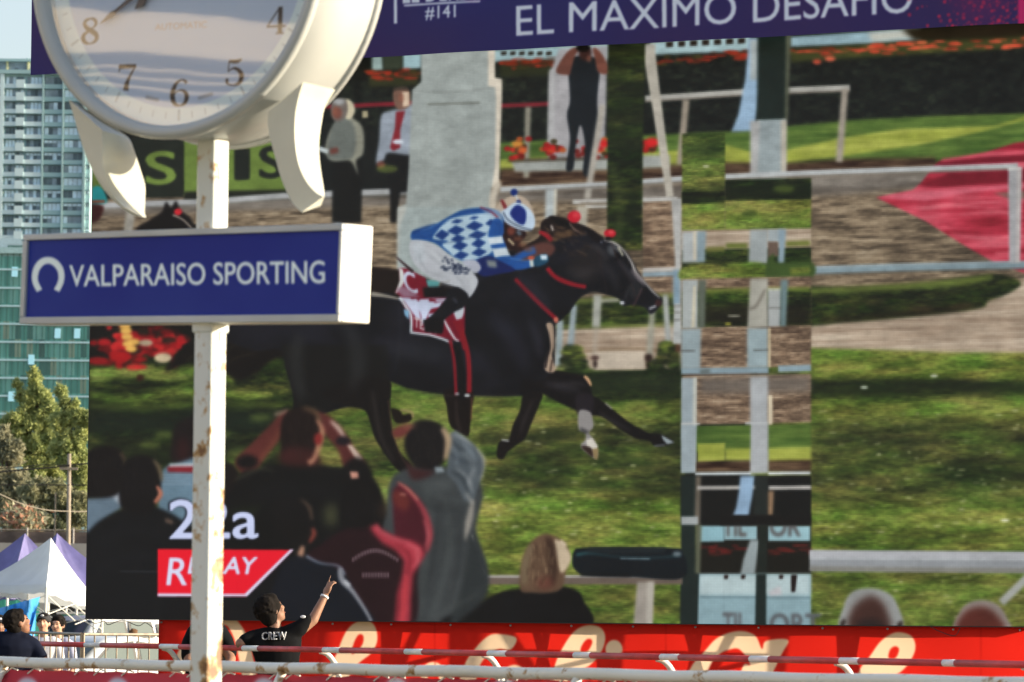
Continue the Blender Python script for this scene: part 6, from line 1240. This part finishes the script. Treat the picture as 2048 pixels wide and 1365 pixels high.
# ------------------------------------------------------------------ utility pole, wires, perimeter wall
M['wood'] = mat('weathered_wood', (.32, .27, .21), .85, var=.35, vscale=8, stretch=(6, 6, .6)); M['wire'] = mat('wire', (.006, .006, .007), .9, spec=.05); M['wire_l'] = mat('wire_pale', (.2, .18, .15), .8, spec=.1)
PD = 130; pt_ = at(138.5, 908, PD); t = empty('utility_pole', (pt_.x, pt_.y, 0), 'tall slim wooden utility pole rising behind the purple tents', 'pole')
bm = nb(); tube(bm, [(pt_.x + .04, pt_.y, 0), (pt_.x, pt_.y, pt_.z)], [.08, .058], 12); obj('shaft', bm, M['wood'], t, True)
bm = nb(); box(bm, pt_.x - .28, pt_.x + .28, pt_.y - .10, pt_.y - .045, at(0, 936, PD).z - .05, at(0, 936, PD).z + .03); obj('cross_arm', bm, M['wood'], t)
bm = nb(); tube(bm, [(pt_.x - .42, pt_.y, 0), (pt_.x - .40, pt_.y, at(0, 985, PD).z)], .025, 8); obj('conduit', bm, M['galv'], t)
def wire(pts, r, mt, lab):
    bm = nb(); q = spline([tuple(at(x, y, d)) for x, y, d in pts], 6, False); tube(bm, [tuple(v) for v in q], r, 6); tag(obj('wire', bm, M[mt]), lab, 'cable')
wire([(-60, 948, 118), (0, 944, 121), (70, 938, 126), (138, 932, PD - .1), (178, 927, 133), (320, 915, 140)], .022, 'wire', 'thick dark overhead cable across the trees, highest of the cables')
wire([(-60, 943, 119), (20, 936, 122), (80, 931, 126), (138, 930, PD - .1), (300, 922, 140)], .012, 'wire', 'thin dark overhead cable just above the thick one')
wire([(-60, 970, 118), (60, 970, 125), (138, 970.5, PD - .1), (300, 972, 140)], .013, 'wire', 'thin dark overhead cable lying level across the trees at mid pole')
wire([(-60, 965, 118), (0, 989, 121), (40, 1007, 124), (90, 1020, 127), (138, 1023, PD - .1), (180, 1023, 132), (300, 1015, 138)], .016, 'wire_l', 'pale sagging cable, lowest of those tied to the pole')
M['wall'] = mat('grey_render', (.36, .34, .32), .9, var=.2, vscale=.8); WD = 138
z1 = at(0, 1086, WD).z; xa, xb = at(-500, 1086, WD).x, at(700, 1086, WD).x; t = empty('perimeter_wall', ((xa + xb) / 2, WD, 0), 'long grey perimeter wall with mesh fencing on top, in front of the trees', 'wall')
bm = nb(); box(bm, xa, xb, WD, WD + .2, 0, z1); obj('wall_panel', bm, M['wall'], t); bm = nb(); tube(bm, [(xa, WD + .1, z1 + .42), (xb, WD + .1, z1 + .42)], .03, 8); obj('fence_rail', bm, M['galv'], t)
M['mesh'] = mat('mesh_screen', (.13, .10, .09), .9, var=.4, vscale=2); bm = nb(); box(bm, xa, xb, WD + .08, WD + .12, z1 + .002, z1 + .38); obj('mesh_screen', bm, M['mesh'], t)
for k in range(14): x = xa + (xb - xa) * k / 13; bm = nb(); tube(bm, [(x, WD + .03, z1), (x, WD + .03, z1 + .5)], .03, 8); obj('fence_post', bm, M['wall'], t)

# ------------------------------------------------------------------ trees
def leafmat(n, a, b):
    m = mat(n, a, .65, col2=b, vscale=.9, spec=.25, trans=.3); return m
M['leaf_a'] = leafmat('leaf_olive', (.50, .53, .21), (.25, .31, .12)); M['leaf_b'] = leafmat('leaf_grey', (.40, .38, .25), (.20, .21, .14)); M['leaf_c'] = leafmat('leaf_brown', (.38, .37, .22), (.19, .21, .12)); M['bark'] = mat('bark', (.12, .09, .07), .9, var=.4, vscale=5)
def tree(name, lab, D_, trunk, blobs, n, mt, ls=.12, seed=1, droop=0.0, flowers_=None):
    rng = np.random.default_rng(seed); base = at(trunk[0], 1245, D_); t = empty(name, (base.x, D_, 0), lab, 'tree', 'trees between the wall and the glass tower')
    bm = nb(); top = at(trunk[1], trunk[2], D_); tube(bm, [(base.x, D_, 0), tuple(Vector((base.x, D_, 0)).lerp(top, .5) + Vector((.15, 0, 0))), tuple(top)], [.28, .17, .04], 10)
    for (x, y, rx, ry) in blobs:
        c = at(x, y, D_); st = Vector((base.x, D_, 0)).lerp(top, min(.9, max(.25, (c.z - 1.0) / top.z * .75))); tube(bm, [st, st.lerp(c, .55) + Vector((0, 0, .2)), c], [.08, .05, .015], 6)
    obj('trunk', bm, M['bark'], t, True)
    area = np.array([b[2] * b[3] for b in blobs], float); pick = rng.choice(len(blobs), n, p=area / area.sum()); vs = []; fs = []
    for k in range(n):
        x, y, rx, ry = blobs[pick[k]]; c = at(x, y, D_); r = rng.random() ** .45; d = rng.normal(size=3); d /= np.linalg.norm(d)
        cl = rng.integers(0, 40); crng = np.random.default_rng(seed * 1000 + pick[k] * 50 + cl); cd = crng.normal(size=3); cd /= np.linalg.norm(cd); cr = crng.random() ** .4
        R_ = np.array([rx / F * D_, (rx + ry) / 2 / F * D_ * .8, ry / F * D_]); p = np.array(c) + cd * cr * R_ * .85 + d * r * R_ * .26
        a = rng.normal(size=3) + [0, 0, .5 - droop]; a /= np.linalg.norm(a); b = np.cross(a, rng.normal(size=3)); b /= np.linalg.norm(b); s_ = ls * rng.uniform(.6, 1.5); i = len(vs)
        vs += [p - b * s_ * .35, p + a * s_ * .2 + b * 0, p + b * s_ * .35, p + a * s_ * 1.3]; fs.append((i, i + 1, i + 2, i + 3))
    me = bpy.data.meshes.new('crown'); me.from_pydata([tuple(v) for v in vs], [], fs); me.validate(); link_mesh('crown', me, M[mt], t)
TD = 200
tree('poplar_tree', 'tall pale green tree with a pointed top, in front of the glass tower', TD, (85, 74, 760), [(70, 762, 15, 28), (78, 795, 30, 28), (50, 800, 24, 26), (92, 832, 38, 32), (50, 846, 46, 36), (95, 880, 48, 42), (40, 900, 52, 44), (90, 940, 52, 46), (34, 768, 10, 12), (20, 850, 26, 22)], 34000, 'leaf_a', .13, 1)
tree('poplar_tree', 'rounder green tree touching the left edge of the screen, right of the pointed one', TD - 6, (150, 140, 800), [(122, 785, 13, 14), (135, 808, 22, 20), (150, 836, 26, 24), (120, 850, 24, 28), (160, 880, 24, 34), (130, 905, 40, 42), (160, 945, 36, 46), (176, 850, 20, 30)], 26000, 'leaf_a', .13, 2)
tree('bushy_tree', 'grey green bushy tree at the left edge behind the wall', TD - 12, (10, 12, 880), [(0, 880, 26, 34), (22, 905, 28, 34), (-4, 945, 34, 40), (30, 975, 36, 40), (4, 1020, 46, 40), (50, 1000, 40, 36)], 22000, 'leaf_b', .14, 3)
tree('bushy_tree', 'dark brownish tree behind the utility pole, just above the wall', TD - 18, (92, 96, 960), [(70, 985, 40, 34), (110, 990, 36, 38), (84, 1025, 44, 34), (140, 1010, 30, 40), (165, 1020, 24, 44), (120, 1050, 46, 30), (30, 1040, 46, 30)], 24000, 'leaf_c', .13, 4, .4)
M['pink'] = mat('pink_bloom', (.42, .20, .12), .7, var=.4, vscale=3)
t = empty('flowering_shrub', (at(48, 1000, 176).x, 176, 0), 'shrub with orange pink blooms just above the wall at the left', 'shrub')
rng = np.random.default_rng(8); vs = []; fs = []; ps = []; pf = []
for k in range(2600):
    c = np.array(at(46 + rng.normal() * 17, 1046 + rng.normal() * 14, 176 + rng.normal() * .6)); A_ = vs if k % 3 else ps; B_ = fs if k % 3 else pf; s_ = .12; a, b = rng.normal(size=3) * s_, rng.normal(size=3) * s_; i = len(A_); A_ += [tuple(c), tuple(c + a), tuple(c + b)]; B_.append((i, i + 1, i + 2))
for nm, a, b, m_ in (('foliage', vs, fs, 'leaf_b'), ('blooms', ps, pf, 'pink')): me = bpy.data.meshes.new(nm); me.from_pydata(a, [], b); link_mesh(nm, me, M[m_], t)
bm = nb(); q = at(46, 1050, 176); tube(bm, [(q.x, 176, 0), (q.x, 176, q.z)], [.1, .03], 8); obj('stem', bm, M['bark'], t)

# ------------------------------------------------------------------ glass tower
GD = 780.0; gx = lambda x: at(x, 900, GD).x; gz = lambda y: at(90, y, GD).z; PXM = GD / F
def panel_mat(name, cols, sx, sz, rough=.12):
    m = bpy.data.materials.new(name); m.use_nodes = True; t = m.node_tree; p = t.nodes['Principled BSDF']; L = t.links.new
    tc = t.nodes.new('ShaderNodeTexCoord'); mp = t.nodes.new('ShaderNodeMapping'); L(tc.outputs['Object'], mp.inputs[0]); mp.inputs['Scale'].default_value = (1 / sx, 1, 1 / sz); mp.inputs['Location'].default_value = (.013, 0, .017)
    sn = t.nodes.new('ShaderNodeVectorMath'); sn.operation = 'FLOOR'; L(mp.outputs[0], sn.inputs[0]); wn = t.nodes.new('ShaderNodeTexWhiteNoise'); L(sn.outputs[0], wn.inputs[0])
    r = t.nodes.new('ShaderNodeValToRGB'); r.color_ramp.interpolation = 'CONSTANT'; e = r.color_ramp.elements
    while len(e) > 1: e.remove(e[-1])
    e[0].position = 0; e[0].color = (*cols[0][1], 1)
    for ps_, c_ in cols[1:]: q = e.new(ps_); q.color = (*c_, 1)
    L(wn.outputs['Value'], r.inputs[0]); nz = t.nodes.new('ShaderNodeTexNoise'); nz.inputs['Scale'].default_value = .25; nz.inputs['Detail'].default_value = 5; L(tc.outputs['Object'], nz.inputs[0])
    mx = t.nodes.new('ShaderNodeMixRGB'); mx.blend_type = 'MULTIPLY'; mx.inputs[0].default_value = .5; L(r.outputs[0], mx.inputs[1]); L(nz.outputs[0], mx.inputs[2]); L(mx.outputs[0], p.inputs['Base Color']); p.inputs['Roughness'].default_value = rough; p.inputs['Specular IOR Level'].default_value = .5
    return m
M['curtain'] = panel_mat('green_glass', [(0, (.10, .36, .31)), (.3, (.13, .43, .37)), (.5, (.18, .50, .44)), (.66, (.07, .22, .20)), (.76, (.22, .52, .46)), (.88, (.30, .42, .32)), (.95, (.06, .16, .15))], 12 * PXM, 36 * PXM)
M['band'] = mat('floor_band', (.50, .74, .80), .5, var=.1); M['mull'] = mat('mullion', (.04, .14, .12), .5); M['sky_pane'] = mat('pane_sky_reflection', (.45, .85, 1.0), .3); M['concrete_p'] = mat('tower_parapet', (.40, .60, .62), .7, var=.15)  # open panes have the blue sky reflection put into their base colour
t = empty('office_tower', (gx(20), GD, 0), 'green glass office tower with pale floor bands, beside the screen', 'building')
x0, x1 = gx(-230), gx(177); topz = gz(508)
bm = nb(); box(bm, x0 + .1, x1 - .1, GD + .3, GD + 24, 0, topz); obj('core', bm, M['concrete_p'], t)
k = 0; y = 1005
lines = [508 + 32] + [577 + 36 * i for i in range(14)]
for i, yy in enumerate(lines):
    bm = nb(); box(bm, x0 - .15, x1 + .15, GD - .25, GD + .3, gz(yy) - .16, gz(yy) + .16); obj('floor_band', bm, M['band'], t)
ys = [512] + lines
for i in range(len(ys) - 1):
    bm = nb(); box(bm, x0, x1, GD, GD + .28, gz(ys[i + 1]) + .162, gz(ys[i]) - .162); obj('glazing', bm, M['curtain'], t)
for i in range(0, 34):
    x = x1 - i * 12 * PXM; bm = nb(); box(bm, x - .06, x + .06, GD - .06, GD + .002, gz(lines[-1]), topz); obj('mullion', bm, M['mull'], t)
bm = nb(); box(bm, x0 - .3, x1 + .3, GD - .5, GD + 24.2, topz, topz + 1.1); obj('parapet', bm, M['concrete_p'], t)
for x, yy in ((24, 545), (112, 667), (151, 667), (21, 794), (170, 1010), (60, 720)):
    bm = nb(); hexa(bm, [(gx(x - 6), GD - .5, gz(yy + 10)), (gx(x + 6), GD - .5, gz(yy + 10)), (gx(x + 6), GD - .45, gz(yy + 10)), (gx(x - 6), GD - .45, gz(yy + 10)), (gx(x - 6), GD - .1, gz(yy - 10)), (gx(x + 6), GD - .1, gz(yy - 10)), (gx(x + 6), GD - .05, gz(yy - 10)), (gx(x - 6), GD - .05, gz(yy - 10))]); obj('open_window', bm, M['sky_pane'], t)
bm = nb(); q = [(x, z) for x, z in ((-30, 500), (-30, 476), (0, 470), (24, 473), (38, 482), (40, 500))]
F1 = [bm.verts.new((gx(x), GD + 6, gz(z))) for x, z in q]; F2 = [bm.verts.new((gx(x), GD + 12, gz(z))) for x, z in q]
bm.faces.new(F1); bm.faces.new(F2[::-1])
for i in range(len(q)): bm.faces.new((F1[i], F1[(i + 1) % len(q)], F2[(i + 1) % len(q)], F2[i]))
obj('plant_room', bm, mat('plant_room', (.42, .52, .56), .6, var=.15), t)
for i in range(7): bm = nb(); box(bm, gx(2 + i * 5), gx(5 + i * 5), GD + 5.6, GD + 5.9, gz(494), gz(486)); obj('vent', bm, M['mull'], t)

# ------------------------------------------------------------------ apartment block
AD = 1010.0; ax = lambda x: at(x, 300, AD).x; az = lambda y: at(90, y, AD).z
M['apt'] = mat('mint_wall', (.34, .52, .55), .85, var=.08, vscale=.12); M['apt_l'] = mat('pale_mint', (.62, .78, .82), .85, var=.06, vscale=.12); M['slabd'] = mat('slab_edge', (.22, .38, .42), .8)
M['win_dark'] = mat('window_dark', (.10, .15, .18), .4, var=.4, vscale=.5); M['win_mid'] = mat('window_grey', (.24, .32, .38), .4, var=.3, vscale=.6); M['win_l'] = mat('curtain_pale', (.62, .80, .92), .7, var=.2, vscale=.6); M['wframe'] = mat('window_frame', (.16, .26, .28), .5); M['roofy'] = mat('yellow_post', (.6, .6, .35), .7)
t = empty('apartment_block', (ax(20), AD, 0), 'pale mint apartment block with rows of windows and balconies, far behind the screen', 'building')
xl, xr = ax(-330), ax(180); top = az(148)
bm = nb(); box(bm, xl, xr, AD + 1.2, AD + 18, 0, top); obj('wall', bm, M['apt'], t)
bm = nb(); box(bm, xl, xr + .6, AD - .2, AD + 18.3, top, top + .9); obj('cornice', bm, M['apt'], t)
bm = nb(); box(bm, xl, ax(60), AD + 3, AD + 14, top + .9, az(121)); obj('penthouse', bm, M['win_mid'], t); bm = nb(); box(bm, xl - .3, ax(62), AD + 2, AD + 15, az(121), az(116)); obj('penthouse_roof', bm, M['apt'], t)
for x in (9, 51): bm = nb(); box(bm, ax(x - 2), ax(x + 2), AD + 2.6, AD + 3, top + .9, az(121)); obj('penthouse_post', bm, M['roofy'], t)
for x in (24, 58, -20): bm = nb(); box(bm, ax(x), ax(x + 8), AD + 2.7, AD + 3, az(142), az(134)); obj('penthouse_window', bm, M['win_dark'], t)
bm = nb(); box(bm, ax(44), ax(48), AD + 6, AD + 7, az(116), az(110)); obj('chimney', bm, M['apt'], t)
rr = random.Random(4); ST = 25.25
cols = [(9, 29, 's'), (31, 45, 'n'), (51, 81, 'b'), (87, 122, 'w'), (127, 164, 'w'), (172, 179, 'n'), (-34, -4, 'b'), (-70, -40, 'w')]
piers = [(-78, -72), (-38, -35.5), (-2, 6), (82.5, 86), (123, 126.5), (165.5, 171)]
for a, b in piers: bm = nb(); box(bm, ax(a), ax(b), AD + .0, AD + 1.15, az(148 + ST * 14), top - .05); obj('pier', bm, M['apt_l'] if a < 60 else M['apt'], t)
for s_ in range(14):
    yb = 152 + ST * s_
    for a, b, mt in ((-78, 84, 'apt_l'), (84, 180, 'apt')):
        bm = nb(); box(bm, ax(a) + .02, ax(b) - .02, AD + (.6 if mt == 'apt' else .1), AD + 1.19, az(yb + ST) + .12, az(yb + 16.2)); obj('balcony_front' if mt == 'apt_l' else 'spandrel', bm, M[mt], t)
        bm = nb(); box(bm, ax(a) + .02, ax(b) - .02, AD + (.05 if mt == 'apt_l' else .55), AD + 1.1, az(yb + ST) - .02, az(yb + ST) + .11); obj('slab_edge', bm, M['slabd'] if mt == 'apt' else M['apt'], t)
    bm = nb(); box(bm, ax(30), ax(47), AD - .1, AD + .09, az(yb + ST - 1), az(yb + 8)); obj('balcony_screen', bm, M['apt_l'], t)
    for a, b, kd in cols:
        y0_, y1_ = (yb + 1.2, yb + 16.5) if kd != 'n' else (yb + 1, yb + 8)
        bm = nb(); box(bm, ax(a), ax(b), AD + 1.02, AD + 1.17, az(y1_), az(y0_)); w_ = obj('window', bm, M['wframe'], t)
        n_ = 4 if b - a > 28 else (3 if b - a > 18 else 2); st_ = rr.random()
        for i in range(n_):
            pa, pb = a + (b - a) * i / n_ + .5, a + (b - a) * (i + 1) / n_ - .5; mt = rr.choice(('win_l', 'win_l', 'win_mid') if st_ < .4 else (('win_dark', 'win_mid', 'win_dark') if st_ < .72 else ('win_mid', 'win_l', 'win_dark')))
            bm = nb(); box(bm, ax(pa), ax(pb), AD + .97, AD + 1.018, az(y1_ - .8), az(y0_ + .8)); obj('pane', bm, M[mt], w_)
            if st_ > .85: bm = nb(); box(bm, ax(pa), ax(pb), AD + .94, AD + .968, az(y0_ + 6), az(y0_ + .8)); obj('blind', bm, M['win_l'], w_)
# small roofs with warm lights below the block
for x, y_ in ((60, 462), (114, 452), (116, 461), (148, 459)):
    pass
